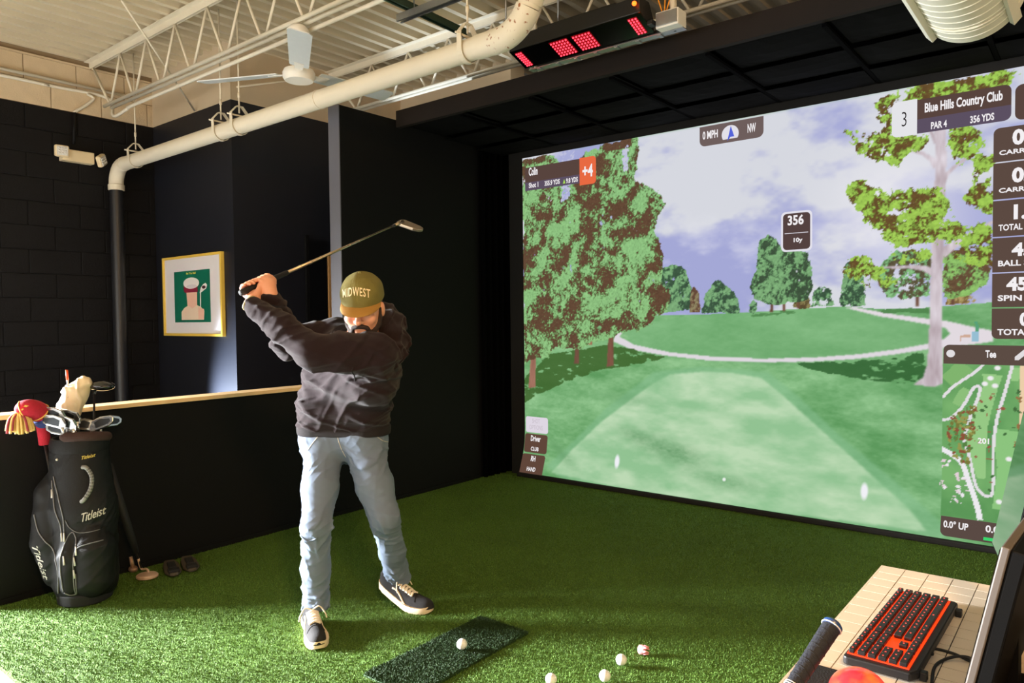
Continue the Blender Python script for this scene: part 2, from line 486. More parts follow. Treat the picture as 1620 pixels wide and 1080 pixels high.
# black valance beam and the padded ceiling of the bay
struct('trim_3', box(0.0, 5.0, -1.2, -1.16, 2.764, 2.886), M['valance'])
bay = thing('ceiling_bay', None, None, (2.5, -0.6, 2.7)); bay['kind'] = 'structure'
mk('ceiling_board', box(0.0, 5.0, -1.16, 0.3, 2.80, 2.84), M['curtain'], bay)
_px = [0.02, 0.62, 1.22, 1.82, 2.42, 3.02, 3.62, 4.22, 4.82]
for i in range(len(_px) - 1):
    for j, (ya, yb) in enumerate(((-1.12, -0.72), (-0.70, -0.36), (-0.34, -0.03))):
        a, b = _px[i] + 0.015, _px[i + 1] - 0.015
        N = 8; V = []; Fq = []
        rg = random.Random(i * 7 + j)
        for u in range(N + 1):
            for w in range(5):
                tu, tw = u / N, w / 4
                sag = 0.018 * math.sin(math.pi * tu) * math.sin(math.pi * tw) + rg.uniform(0, 0.003)
                V.append((a + (b - a) * tu, ya + (yb - ya) * tw, 2.785 - 0.02 * j - sag))
        for u in range(N):
            for w in range(4):
                Fq.append((u * 5 + w, u * 5 + w + 1, (u + 1) * 5 + w + 1, (u + 1) * 5 + w))
        V += [(a, ya, 2.80), (b, ya, 2.80), (b, yb, 2.80), (a, yb, 2.80)]
        k0 = (N + 1) * 5
        Fq.append((k0, k0 + 1, k0 + 2, k0 + 3))
        mk('ceiling_panel', (V, Fq), M['baycloth'], bay, smooth=False)
    if i:
        mk('batten', box(_px[i] - 0.012, _px[i] + 0.012, -1.16, -0.02, 2.745, 2.76), M['curtain'], bay)
# side curtain beside the screen, hanging in folds
def curtain(name, label, x, y0, y1, z0, z1, amp, nf):
    V = []; Fq = []; N = 60
    for i in range(N + 1):
        t = i / N
        for z in (z0, z1):
            for s in (0, 0.012):
                V.append((x + amp * math.sin(t * nf * 2 * math.pi) + s, y0 + (y1 - y0) * t, z))
    for i in range(N):
        a = i * 4; b = a + 4
        Fq += [(a, b, b + 2, a + 2), (a + 1, a + 3, b + 3, b + 1), (a, a + 1, b + 1, b), (a + 2, b + 2, b + 3, a + 3)]
    Fq += [(0, 2, 3, 1), (N * 4, N * 4 + 1, N * 4 + 3, N * 4 + 2)]
    return tag(mk(name, (V, Fq), M['curtain'], None, smooth=True), label, 'curtain')
curtain('side_curtain', 'black side curtain hanging in folds at the edge of the projection screen', 0.03, -0.3, 0.1, 0.004, 2.74, 0.018, 5)

# floor uplight added out of sight behind the half wall to brighten the chase
ul = thing('added_floor_uplight', 'small black floor uplight added out of sight behind the half wall to brighten the chase', 'lamp', (-2.05, -2.15, 0.0))
mk('lamp_body', lathe([(0.07, 0.0), (0.075, 0.01), (0.06, 0.08), (0.065, 0.14), (0.055, 0.145), (0.05, 0.1)], (-2.05, -2.15, 0.0), seg=20), M['pipe_black'], ul, smooth=True)
mk('lamp_bulb', sphere((-2.05, -2.15, 0.12), 0.03, 12, 8), mat('lamp_bulb', (240, 245, 255), 0.3, emit=(235, 242, 255), estr=3), ul, smooth=True)
_l = bpy.data.lights.new('uplight_beam', 'SPOT'); _l.energy = 1300; _l.color = (0.75, 0.86, 1.0); _l.spot_size = math.radians(60); _l.spot_blend = 1.0; _l.shadow_soft_size = 0.05
_lo = bpy.data.objects.new('uplight_beam', _l); COL.objects.link(_lo); _lo.parent = ul; _lo.location = (0, 0, 0.18)
_lo.rotation_euler = (Vector((-1.64, -1.6, 0.70)) - Vector((-2.05, -2.15, 0.18))).to_track_quat('-Z', 'Y').to_euler()

# ------------------------------------------------------------------ pipe, hangers, conduits, fan, sensor bar, duct
PY, PZ, PR = -2.0, 2.745, 0.058
pp = thing('drain_pipe', 'thick cream drain pipe slung below the joists with a black downpipe', 'pipe', (-2.83, PY, 0))
xl = -2.83
el = [(xl, PY, PZ - 0.16)] + [(xl + 0.16 - 0.16 * math.cos(a), PY, PZ - 0.16 + 0.16 * math.sin(a)) for a in np.linspace(0, math.pi / 2, 9)][1:] 
mk('elbow', tube(el, PR + 0.003, 24), M['pipe'], pp, smooth=True, autosmooth=50)
mk('coupling', lathe([(PR + 0.004, 0), (PR + 0.01, 0.004), (PR + 0.01, 0.05), (PR + 0.004, 0.054)], (xl, PY, PZ - 0.215), seg=24), M['pipe'], pp, smooth=True, autosmooth=50)
mk('downpipe', tube([(xl, PY, 0.0), (xl, PY, PZ - 0.21)], PR, 24), M['pipe_black'], pp, smooth=True, autosmooth=50)
xr = 1.70
mk('pipe_run', tube([(xl + 0.16, PY, PZ), (xr, PY, PZ + 0.025)], PR, 28), M['pipe'], pp, smooth=True, autosmooth=50)
for xx in (xl + 0.17, 0.16, 1.52):
    zz = PZ + 0.025 * (xx - xl) / (xr - xl)
    mk('pipe_collar', tube([(xx, PY, zz), (xx + (0.10 if xx > 1 else 0.012), PY, zz)], PR + 0.004, 28), M['pipe'], pp, smooth=True, autosmooth=50)
for xx in (1.62,):
    mk('rust_ring', tube([(xx + 0.001, PY, PZ + 0.024), (xx + 0.006, PY, PZ + 0.024)], PR + 0.0055, 28), M['rust'], pp, smooth=True, autosmooth=50)
ex = [(1.62, PY, PZ + 0.024)] + [(1.66 + 0.22 * math.sin(a), PY, PZ + 0.025 + 0.22 * (1 - math.cos(a))) for a in np.linspace(0, math.radians(62), 10)]
ce = ex[-1]
M['pipe_rusty'] = mat('cream_pipe_with_rust', (226, 218, 198), 0.6, var=0.06, scale=8)
def rusty(m):
    nt = m.node_tree; p = nt.nodes['Principled BSDF']
    tc = nt.nodes.new('ShaderNodeTexCoord'); n = nt.nodes.new('ShaderNodeTexNoise'); n.inputs['Scale'].default_value = 42; n.inputs['Detail'].default_value = 6
    nt.links.new(tc.outputs['Object'], n.inputs['Vector'])
    r = nt.nodes.new('ShaderNodeValToRGB'); r.color_ramp.elements[0].position = 0.61; r.color_ramp.elements[1].position = 0.68
    nt.links.new(n.outputs['Fac'], r.inputs[0])
    mx = nt.nodes.new('ShaderNodeMix'); mx.data_type = 'RGBA'; mx.inputs[7].default_value = tuple(lin((150, 92, 48))) + (1,)
    old = p.inputs['Base Color'].links[0].from_socket
    nt.links.new(r.outputs[0], mx.inputs[0]); nt.links.new(old, mx.inputs[6]); nt.links.new(mx.outputs[2], p.inputs['Base Color'])
rusty(M['pipe_rusty'])
mk('upper_elbow', tube(ex, PR + 0.006, 28), M['pipe_rusty'], pp, smooth=True, autosmooth=50)
dirx, dirz = math.cos(math.radians(62)), math.sin(math.radians(62))
mk('riser', tube([ce, (ce[0] + dirx * 0.42, PY, ce[2] + dirz * 0.42)], PR, 28), M['pipe'], pp, smooth=True, autosmooth=50)
mk('riser_collar', tube([(ce[0] + dirx * .02, PY, ce[2] + dirz * .02), (ce[0] + dirx * 0.08, PY, ce[2] + dirz * 0.08)], PR + 0.005, 28), M['pipe_rusty'], pp, smooth=True, autosmooth=50)

def hanger(x, ztop, label):
    zc = PZ + 0.025 * (x - xl) / (xr - xl)
    t = thing('pipe_hanger', label, 'hanger', (x, PY, zc), 'clevis hangers of the drain pipe')
    R = PR + 0.006; w = 0.016
    # lower strap: U round the pipe
    pts = [(PY - R, zc + 0.075)] + [(PY - R * math.cos(a), zc - R * math.sin(a)) for a in np.linspace(0, math.pi, 13)] + [(PY + R, zc + 0.075)]
    def strap(p, th=0.005):
        V = []; n = len(p)
        P = np.array(p)
        for i in range(n):
            tng = P[min(i + 1, n - 1)] - P[max(i - 1, 0)]; tng /= np.linalg.norm(tng); nn = np.array([-tng[1], tng[0]])
            for sx in (-w, w):
                for so in (0, th):
                    q = P[i] - nn * so
                    V.append((x + sx, q[0], q[1]))
        Fc = []
        for i in range(n - 1):
            a = i * 4; b = a + 4
            Fc += [(a, b, b + 1, a + 1), (a + 2, a + 3, b + 3, b + 2), (a, a + 2, b + 2, b), (a + 1, b + 1, b + 3, a + 3)]
        Fc += [(0, 1, 3, 2), (n * 4 - 4, n * 4 - 2, n * 4 - 1, n * 4 - 3)]
        return V, Fc
    mk('strap', strap(pts), M['pipe'], t)
    up = [(PY - R - 0.001, zc + 0.055), (PY - R - 0.001, zc + 0.085), (PY - 0.02, zc + 0.135), (PY + 0.02, zc + 0.135), (PY + R + 0.001, zc + 0.085), (PY + R + 0.001, zc + 0.055)]
    mk('yoke', strap(up[::-1]), M['pipe'], t)
    mk('bolt', tube([(x, PY - R - 0.03, zc + 0.072), (x, PY + R + 0.02, zc + 0.072)], 0.006, 8), M['pipe'], t, smooth=True)
    mk('hanger_rod', tube([(x, PY, zc + 0.09), (x, PY, ztop)], 0.006, 8), M['pipe'], t, smooth=True)
    mk('rod_coupling', tube([(x, PY, zc + 0.2), (x, PY, zc + 0.235)], 0.01, 8), M['pipe'], t, smooth=True)
    return t
hanger(-2.4281, DECK_Z, 'clevis hanger with rod on the drain pipe next to its lower elbow')
hanger(-1.0324, DECK_Z, 'clevis hanger on the drain pipe, paired close to another, nearer the lower elbow')
hanger(-0.7817, DECK_Z, 'clevis hanger on the drain pipe, paired close to another, nearer the fan')
hanger(1.4478, DECK_Z, 'clevis hanger on the drain pipe beside the grey strut channel')

# conduits along the far wall
M['conduit'] = mat('cream_conduit_paint', (232, 226, 210), 0.5)
XW = -2.93
_a = (-2.93, -2.9681, 3.4279); _b = (-2.93, -1.8185, 3.3975)
rod('conduit', 'upper thin cream conduit run along the block wall below the deck', [(XW, -7.4, _a[2]), (XW, _b[1], _a[2])], 0.014, M['conduit'], 'conduit')
_a = (-2.93, -2.9697, 3.3724); _b = (-2.93, -2.0128, 3.3543); _c = (-2.2933, -2.1, 3.2065); _e = (-2.0609, -2.1, 3.2335)
rod('conduit', 'lower cream conduit on the block wall that bends to follow the joist',
    smooth_path([(XW, -7.4, _a[2]), _a, (XW, (_a[1] + _b[1]) / 2, _a[2]), (XW, _b[1], _a[2]), (-2.72, -2.055, 3.165), (-2.45, -2.055, 3.175), (-2.33, -2.055, 3.185), (-1.2, -2.055, 3.185), (2.5, -2.055, 3.185), (5.8, -2.055, 3.185)], 6), 0.014, M['conduit'], 'conduit')
_a = (-2.93, -2.1302, 3.3394); _b = (-2.93, -2.2843, 3.1735); _c = (-2.94, -2.3032, 2.9083)
lc = thing('conduit_drop', 'short cream and black conduit dropping to the emergency light', 'conduit', (XW, _b[1], _c[2]))
mk('cream_section', tube(smooth_path([(XW, _a[1] - .05, _a[2] + 0.03), (XW, _a[1], _a[2]), (XW, (_a[1] + _b[1]) / 2, (_a[2] + _b[2]) / 2), (XW, _b[1], _b[2] + 0.02), (XW, _b[1] - 0.004, PAINT_Z - 0.005)], 5), 0.013, 8), M['conduit'], lc, smooth=True)
mk('black_section', tube([(XW, _b[1] - 0.004, PAINT_Z - 0.005), (XW, _c[1], _c[2])], 0.013, 8), M['block_black'], lc, smooth=True)

# emergency light
e0 = np.array((-2.92, -2.4179, 2.8039)); e1 = np.array((-2.92, -2.1599, 2.7854))
em = thing('emergency_light', 'cream twin-head emergency light on the black block wall', 'light', (-2.95, (e0[1] + e1[1]) / 2, e0[2] - 0.06))
M['em_body'] = mat('aged_ivory_plastic', (232, 214, 176), 0.45)
M['em_lens'] = mat('clear_lens_plastic', (226, 226, 222), 0.2, coat=0.5)
zc = (e0[2] + e1[2]) / 2
mk('housing', box(-2.95, -2.87, e0[1], e1[1], zc - 0.05, zc + 0.05), M['em_body'], em, bevel=0.006)
for yy, tilt in ((e0[1] - 0.01, -0.1), (e1[1] + 0.05, 0.7)):
    ax = np.array([math.cos(tilt), math.sin(tilt), 0]); ay = np.array([-math.sin(tilt), math.cos(tilt), 0]); az = np.array([0, 0, 1.0])
    if tilt > 0: az = az * math.cos(.5) + ay * math.sin(-.5); ay = np.cross(az, ax)
    c = np.array([-2.855, yy, zc + (0.02 if tilt < 0 else -0.01)])
    hd = mk('lamp_head', obox(c, ax, ay, az, 0.022, 0.055, 0.05), M['em_body'], em, bevel=0.014)
    mk('lens', obox(c + ax * 0.023, ax, ay, az, 0.004, 0.043, 0.039), M['em_lens'], hd, bevel=0.003)
    bm = [sphere(c + ax * 0.027 + ay * a + az * b, 0.007, 8, 6) for a in (-0.024, 0, 0.024) for b in (-0.022, 0, 0.022)]
    mk('lens_bump', join(*bm), M['em_lens'], hd, smooth=True)
    mk('swivel', tube([(-2.90, yy, zc), tuple(c)], 0.012, 8), M['em_body'], em, smooth=True)

# ceiling fan
fc = np.array((0.145, -2.14, 2.895))
fan = thing('ceiling_fan', 'white three-blade ceiling fan hanging from the joist', 'fan', tuple(fc))
mk('canopy', lathe([(0.02, 0), (0.055, 0.01), (0.066, 0.035), (0.066, 0.055), (0.05, 0.075), (0.03, 0.09)], (fc[0], fc[1], 3.11), seg=28), M['white'], fan, smooth=True, autosmooth=50)
mk('downrod', tube([(fc[0], fc[1], fc[2] + 0.03), (fc[0], fc[1], 3.13)], 0.012, 12), M['white'], fan, smooth=True)
mk('motor', lathe([(0.03, -0.05), (0.085, -0.048), (0.098, -0.03), (0.10, 0.0), (0.09, 0.02), (0.05, 0.035), (0.03, 0.06)], tuple(fc), seg=36), M['white'], fan, smooth=True, autosmooth=40)
M['blade'] = mat('pale_grey_fan_blade', (212, 218, 222), 0.35, var=0.05)
def blade(ang, L=0.68, w0=0.055, w1=0.068):
    d = np.array([math.cos(ang), math.sin(ang), 0]); s = np.array([-d[1], d[0], 0]); u = np.array([0, 0, 1.0])
    s = s * math.cos(0.2) - u * math.sin(0.2); nn = np.cross(d, s)
    out = [(0.13, -w0), (0.15, -w0 - .004), (L, -w1), (L + 0.02, -w1 + .02), (L + 0.02, w1 - .02), (L, w1), (0.15, w0 + .004), (0.13, w0)]
    b = mk('blade', prism(out, fc, d, s, nn, 0.006), M['blade'], fan)
    mk('blade_iron', prism([(0.06, -0.02), (0.2, -0.03), (0.2, 0.03), (0.06, 0.02)], fc - nn * 0.005, d, s, nn, 0.004), M['white'], b)
# blade azimuths: one towards the camera side, the others a third of a turn on
_fa = math.radians(-34.5)
for k in range(3): blade(_fa + k * 2 * math.pi / 3)

# strut channels under the deck
def channel(name, label, a, b, m, slots=True):
    a = np.array(a); b = np.array(b); L = np.linalg.norm(b - a); d = (b - a) / L
    s = np.cross((0, 0, 1.0), d); s /= np.linalg.norm(s); u = np.cross(d, s); c = (a + b) / 2
    t = thing(name, label, 'channel', tuple(c))
    mk('web', obox(c + u * 0.019, d, s, u, L / 2, 0.0205, 0.0015), m, t)
    for sg in (-1, 1):
        mk('flange', obox(c + s * sg * 0.019, d, s, u, L / 2, 0.0015, 0.0205), m, t)
        mk('lip', obox(c + s * sg * 0.014 - u * 0.019, d, s, u, L / 2, 0.005, 0.0015), m, t)
    return t
channel('strut_channel', 'galvanised slotted strut channel hanging under the deck', (0.8316, -1.9214, 3.12), (1.403, -1.9192, 3.12), M['galv'])
channel('strut_channel', 'dark green strut channel crossing under the galvanised one', (0.9273, -2.1534, 3.17), (0.8954, -1.4174, 3.17), M['green_strut'])
rod('threaded_rod', 'thin grey threaded rod holding up the galvanised strut channel', [(0.9344, -1.8962, 3.13), (0.9344, -1.8962, 3.70)], 0.005, M['galv'])
rod('threaded_rod', 'thin grey threaded rod dropping behind the drain pipe to the sensor bar', [(1.37, -1.58, 2.9), (1.37, -1.58, 3.70)], 0.005, M['galv'])
rod('threaded_rod', 'thin grey threaded rod dropping to the middle of the sensor bar', [(1.72, -1.55, 2.95), (1.72, -1.55, 3.70)], 0.006, M['galv'])
rod('threaded_rod', 'thin grey threaded rod at the junction box end of the sensor bar', [(2.18, -1.55, 2.95), (2.18, -1.55, 3.70)], 0.006, M['galv'])

# overhead sensor bar with four red LED fields
M['sensor_black'] = mat('satin_black_housing', (12, 12, 13), 0.4)
M['sensor_face'] = mat('gloss_black_window', (4, 4, 5), 0.15)
M['led'] = mat('red_led', (255, 30, 50), 0.3, emit=(255, 60, 80), estr=2.6)
M['led_glow'] = mat('red_led_window', (90, 2, 10), 0.3, emit=(150, 2, 14), estr=0.45)
nl = np.array((1.4045, -1.6, 2.8708)); nr = np.array((2.2551, -1.6, 2.884))
fl = np.array((1.4121, -1.45, 2.8245)); fr = np.array((2.2566, -1.45, 2.8205))
z0 = (nl[2] + nr[2]) / 2; z1 = (fl[2] + fr[2]) / 2
x0 = (nl[0] + fl[0]) / 2; x1 = (nr[0] + fr[0]) / 2
sb = thing('sensor_bar', 'black overhead golf sensor bar with red LED fields', 'sensor', ((x0 + x1) / 2, -1.5, z1))
sv = np.array([0, 0.15, z1 - z0]); sl = np.linalg.norm(sv); sv /= sl; su = np.array([1.0, 0, 0]); sn = np.cross(sv, su); sn = sn if sn[2] < 0 else -sn   # outward, down
so = np.array([x0, -1.6, z0])
Lx = x1 - x0
cc = so + su * Lx / 2 + sv * sl / 2
mk('face_plate', obox(cc - sn * 0.004, su, sv, sn, Lx / 2, sl / 2, 0.004), M['sensor_face'], sb)
P5 = [(-1.6, z0 + 0.004), (-1.6, z0 + 0.085), (-1.5, z0 + 0.085), (-1.45, z1 + 0.06), (-1.45, z1 + 0.004)]
mk('housing', prism([(y, z) for y, z in P5], (x0, 0, 0), (0, 1, 0), (0, 0, 1), (1, 0, 0), Lx), M['sensor_black'], sb, bevel=0.004)
mk('cover', box(x0 + 0.17, x0 + 0.68, -1.56, -1.46, z0 + 0.086, z0 + 0.11), M['sensor_black'], sb, bevel=0.004)
def led_field(a0, a1, b0, b1, na, nb):
    c = so + su * (a0 + a1) / 2 * Lx + sv * (b0 + b1) / 2 * sl
    f = mk('led_field', obox(c + sn * 0.001, su, sv, sn, (a1 - a0) / 2 * Lx, (b1 - b0) / 2 * sl, 0.0015), M['led_glow'], sb)
    ref = None
    for i in range(na):
        for j in range(nb):
            p = so + su * Lx * (a0 + (a1 - a0) * (i + 0.5) / na) + sv * sl * (b0 + (b1 - b0) * (j + 0.5) / nb) + sn * 0.004
            if ref is None: ref = mk('led', sphere(p, 0.0056, 8, 6), M['led'], f, smooth=True)
            else: inst(ref, p, f)
led_field(0.03, 0.085, 0.12, 0.9, 3, 7)
led_field(0.315, 0.455, 0.12, 0.9, 6, 6)
led_field(0.49, 0.63, 0.12, 0.9, 6, 6)
led_field(0.90, 0.965, 0.12, 0.9, 3, 7)
mk('status_light', sphere((x1 - 0.02, -1.62, z0 + 0.045), 0.012, 10, 8), mat('orange_status_led', (255, 90, 20), 0.3, emit=(255, 80, 20), estr=6), sb, smooth=True)
mk('power_plug', box(x1 + 0.001, x1 + 0.03, -1.53, -1.48, z1 + 0.012, z1 + 0.04), M['sensor_black'], sb, bevel=0.004)
# mounting tray behind the bar
tr = thing('mounting_tray', 'galvanised tray behind the sensor bar', 'tray', ((x0 + x1) / 2, -1.42, z1 - 0.03))
mk('tray_floor', box(x0 + 0.02, x1 + 0.16, -1.445, -1.40, z1 - 0.012, z1 - 0.008), M['galv'], tr)
mk('tray_lip', box(x0 + 0.02, x1 + 0.16, -1.402, -1.398, z1 - 0.012, z1 + 0.03), M['galv'], tr)
for k in range(7):
    xx = x0 + 0.08 + k * 0.13
    mk('tray_rung', box(xx, xx + 0.02, -1.44, -1.40, z1 - 0.018, z1 - 0.012), M['galv'], tr)
for xx in (x0 + 0.05, x1 + 0.1):
    mk('tray_leg', box(xx, xx + 0.012, -1.43, -1.418, z1 - 0.012, z1 + 0.4), M['steel_white'], tr)
jb = thing('junction_box', 'small white junction box at the end of the sensor bar', 'box', (x1 + 0.07, -1.45, z1))
mk('box_body', box(x1 + 0.035, x1 + 0.16, -1.50, -1.405, z1 - 0.0075, z1 + 0.075), M['white'], jb, bevel=0.004)
mk('box_cover', box(x1 + 0.04, x1 + 0.155, -1.506, -1.5005, z1 + 0.002, z1 + 0.068), M['galv'], jb, bevel=0.002)
M['cable_orange'] = mat('orange_cable_jacket', (236, 150, 30), 0.5)
cb = thing('cable_bundle', 'loose coils of thin orange cable above the junction box', 'cable', (x1 + 0.05, -1.52, z0 + 0.09))
for k in range(3):
    base = np.array([x1 + 0.004, -1.53, z0 + 0.11])
    pts = [base]
    for i in range(9):
        a = i * 1.3 + k
        pts.append(base + np.array([0.03 + 0.045 * (1 + math.cos(a)) + 0.015 * k, 0.02 * math.sin(a), 0.03 + 0.022 * math.sin(a)]))
    pts.append((x1 + 0.06 + 0.01 * k, -1.47, z1 + 0.0765))
    mk('cable_loop', tube(smooth_path(pts, 5), 0.0035, 6), M['cable_orange'], cb, smooth=True)
rod('conduit', 'white pipe stub coming down from the deck to the junction box', [(x1 + 0.02, -1.46, DECK_Z), (x1 + 0.11, -1.45, z1 + 0.0755)], 0.016, M['steel_white'], 'conduit')

# spiral duct overhead
DX, DZ, DR = 3.64, 2.70, 0.195
du = thing('spiral_duct', 'round white spiral duct with side rails hanging in front of the bay', 'duct', (DX, -2.6, DZ - DR))
M['duct'] = mat('ivory_duct_paint', (226, 222, 204), 0.45, var=0.04)
prof = []
yy = 0.0
while yy < 2.8:
    prof += [(DR, yy), (DR, yy + 0.062), (DR + 0.003, yy + 0.064), (DR + 0.003, yy + 0.068), (DR, yy + 0.070)]
    yy += 0.0705
mk('duct_shell', lathe(prof, (DX, -1.22, DZ), (0, -1, 0), 64), M['duct'], du, smooth=True, autosmooth=35)
for sx, ang in ((-1, 222), (1, 318)):
    a = math.radians(ang)
    c = np.array([DX + (DR + 0.012) * math.cos(a), -2.6, DZ + (DR + 0.012) * math.sin(a)])
    nn = np.array([math.cos(a), 0, math.sin(a)]); tt = np.array([-math.sin(a), 0, math.cos(a)])
    mk('side_rail', obox(c, (0, 1, 0), tt, nn, 1.39, 0.02, 0.012), M['duct'], du, bevel=0.002)
for yy in (-1.4, -2.4, -3.4):
    mk('duct_strap', tube([(DX + (DR + .004) * math.cos(a), yy, DZ + (DR + .004) * math.sin(a)) for a in np.linspace(0, 2 * math.pi, 33)[:-1]], 0.004, 6, closed=True), M['duct'], du)
    for sx in (-1, 1):
        mk('duct_hanger', tube([(DX + sx * (DR + 0.003), yy, DZ), (DX + sx * (DR + 0.003), yy, 3.66)], 0.004, 6), M['galv'], du)
# the small white pipe fitting on the chase beside the tall wall's top
fw = (-1.575, -0.4856, 3.1996)
wf = thing('pipe_fitting', 'small white pipe fitting with loose wires high on the chase wall', 'fitting', (COLX, fw[1], fw[2] - 0.05))
mk('mount', box(COLX + 0.001, COLX + 0.05, fw[1] - 0.06, fw[1] + 0.05, fw[2] - 0.02, fw[2] + 0.04), M['white'], wf, bevel=0.008)
mk('barrel', tube([(COLX + 0.05, fw[1] - 0.09, fw[2] - 0.03), (COLX + 0.05, fw[1] + 0.05, fw[2] - 0.01)], 0.022, 14), M['white'], wf, smooth=True, autosmooth=50)
mk('wire', tube(smooth_path([(COLX + 0.03, fw[1] - 0.07, fw[2] - 0.02), (COLX + 0.03, fw[1] - 0.08, fw[2] - 0.09), (COLX + 0.03, fw[1] - 0.02, fw[2] - 0.14)], 6), 0.003, 6), M['galv'], wf, smooth=True)
# framed poster on the chase
pa = (-2.7678, -1.601, 1.9477); pb = (-1.7445, -1.601, 1.2186); pc = (-1.7178, -1.601, 1.9304); pd = (-2.7771, -1.601, 1.214)
PX0 = (pa[0] + pd[0]) / 2; PX1 = (pb[0] + pc[0]) / 2; PZ0 = (pb[2] + pd[2]) / 2; PZ1 = (pa[2] + pc[2]) / 2
po = thing('framed_poster', 'yellow framed poster of a golfer in a white cap on green', 'picture', ((PX0 + PX1) / 2, -1.601, PZ0))
M['frame_yellow'] = mat('brass_yellow_frame', (232, 196, 84), 0.4)
fy0, fy1 = -1.636, -1.602
ft = 0.022
for b in (box(PX0, PX0 + ft, fy0, fy1, PZ0, PZ1), box(PX1 - ft, PX1, fy0, fy1, PZ0, PZ1), box(PX0 + ft, PX1 - ft, fy0, fy1, PZ1 - ft, PZ1), box(PX0 + ft, PX1 - ft, fy0, fy1, PZ0, PZ0 + ft)):
    mk('frame_bar', b, M['frame_yellow'], po, bevel=0.002)
mk('mat_board', box(PX0 + ft, PX1 - ft, -1.620, -1.604, PZ0 + ft, PZ1 - ft), mat('white_mat_board', (232, 228, 234), 0.6), po)
PW, PH = PX1 - PX0, PZ1 - PZ0
def pp2(a, b): return (PX0 + PW * a, PZ0 + PH * b)
def flat(name, poly, m, parent, y, d=0.0006):
    return mk(name, prism(poly, (0, y, 0), (1, 0, 0), (0, 0, 1), (0, 1, 0), d), m, parent)
art = flat('print', [pp2(.19, .17), pp2(.80, .17), pp2(.80, .81), pp2(.19, .81)], mat('poster_green', (18, 110, 88), 0.35), po, -1.6212)
skin_p = mat('poster_skin', (240, 190, 168), 0.5); shirt_p = mat('poster_shirt', (238, 212, 190), 0.5); hat_p = mat('poster_white', (240, 236, 236), 0.5)
def ellp(cx, cy, rx, ry, n=20, a0=0, a1=360): return [pp2(cx + rx * math.cos(math.radians(a0 + (a1 - a0) * i / n)), cy + ry * math.sin(math.radians(a0 + (a1 - a0) * i / n))) for i in range(n + (0 if a1 - a0 == 360 else 1))]
flat('print_neck', [pp2(.42, .34), pp2(.58, .34), pp2(.585, .58), pp2(.40, .58)], skin_p, art, -1.6218)
flat('print_shirt', [pp2(.31, .20), pp2(.69, .20), pp2(.70, .31), pp2(.64, .36), pp2(.58, .38), pp2(.50, .34), pp2(.43, .38), pp2(.36, .35), pp2(.31, .30)], shirt_p, art, -1.6222)
flat('print_arm', [pp2(.60, .21), pp2(.69, .21), pp2(.695, .33), pp2(.60, .355)], skin_p, art, -1.6226)
flat('print_hair', [pp2(.38, .54), pp2(.60, .54), pp2(.59, .62), pp2(.36, .62), pp2(.36, .56)], mat('poster_maroon', (134, 28, 60), 0.5), art, -1.6224)
flat('print_cap', ellp(.49, .655, .135, .07), hat_p, art, -1.6230)
flat('print_cap_peak', ellp(.50, .615, .09, .022), mat('poster_cap_shade', (214, 208, 214), 0.5), art, -1.6234)
flat('print_club_shaft', [pp2(.632, .36), pp2(.645, .36), pp2(.65, .55), pp2(.637, .55)], hat_p, art, -1.6226)
flat('print_club_head', [pp2(.63, .53), pp2(.66, .535), pp2(.74, .58), pp2(.755, .62), pp2(.73, .645), pp2(.69, .63), pp2(.65, .59)], hat_p, art, -1.6228)
flat('print_club_cavity', ellp(.70, .595, .03, .02), mat('poster_dark', (60, 24, 34), 0.5), art, -1.6232)
tv, tf = text_mesh('Be The Ball', bold=0.02)
mk('print_title', (np.stack([PX0 + PW * (.41 + .16 * tv[:, 0]), np.full(len(tv), -1.6224), PZ0 + PH * (.765 + .025 * tv[:, 1])], 1), tf), mat('poster_yellow', (226, 222, 90), 0.5), art)

# ------------------------------------------------------------------ the projection screen: a colour image on a gently bowed cloth
SX0, SX1, SZ0, SZ1 = 0.245, 3.915, 0.04, 2.695
NXS, NZS = 640, 464
def bow(z):
    """the cloth hangs free and swells towards the room near the floor"""
    t = np.clip(1 - np.asarray(z, float) / 0.42, 0, 1)
    return -0.10 * t * t
gx = np.linspace(SX0, SX1, NXS); gz = np.linspace(SZ0, SZ1, NZS)
UU, VV = np.meshgrid(gx, gz)            # [row = z, col = x]
IMG = np.zeros((NZS, NXS, 3))
RG = np.random.default_rng(11)
WIN = (slice(None), slice(None))
def vnoise(fx, fz, seed, sx=0.0):
    """smooth value noise over the screen"""
    g = np.random.default_rng(seed).random((64, 64))
    x = UU[WIN] * fx + sx; z = VV[WIN] * fz
    xi = np.floor(x).astype(int); zi = np.floor(z).astype(int)
    a = x - xi; b = z - zi; a = a * a * (3 - 2 * a); b = b * b * (3 - 2 * b)
    q = lambda i, j: g[(zi + j) % 64, (xi + i) % 64]
    return (q(0, 0) * (1 - a) + q(1, 0) * a) * (1 - b) + (q(0, 1) * (1 - a) + q(1, 1) * a) * b
def fbm(fx, fz, seed, oct=5, gain=0.55):
    s = 0; amp = 1; tot = 0
    for o in range(oct):
        s = s + amp * vnoise(fx * 2 ** o, fz * 2 ** o, seed + o); tot += amp; amp *= gain
    return s / tot
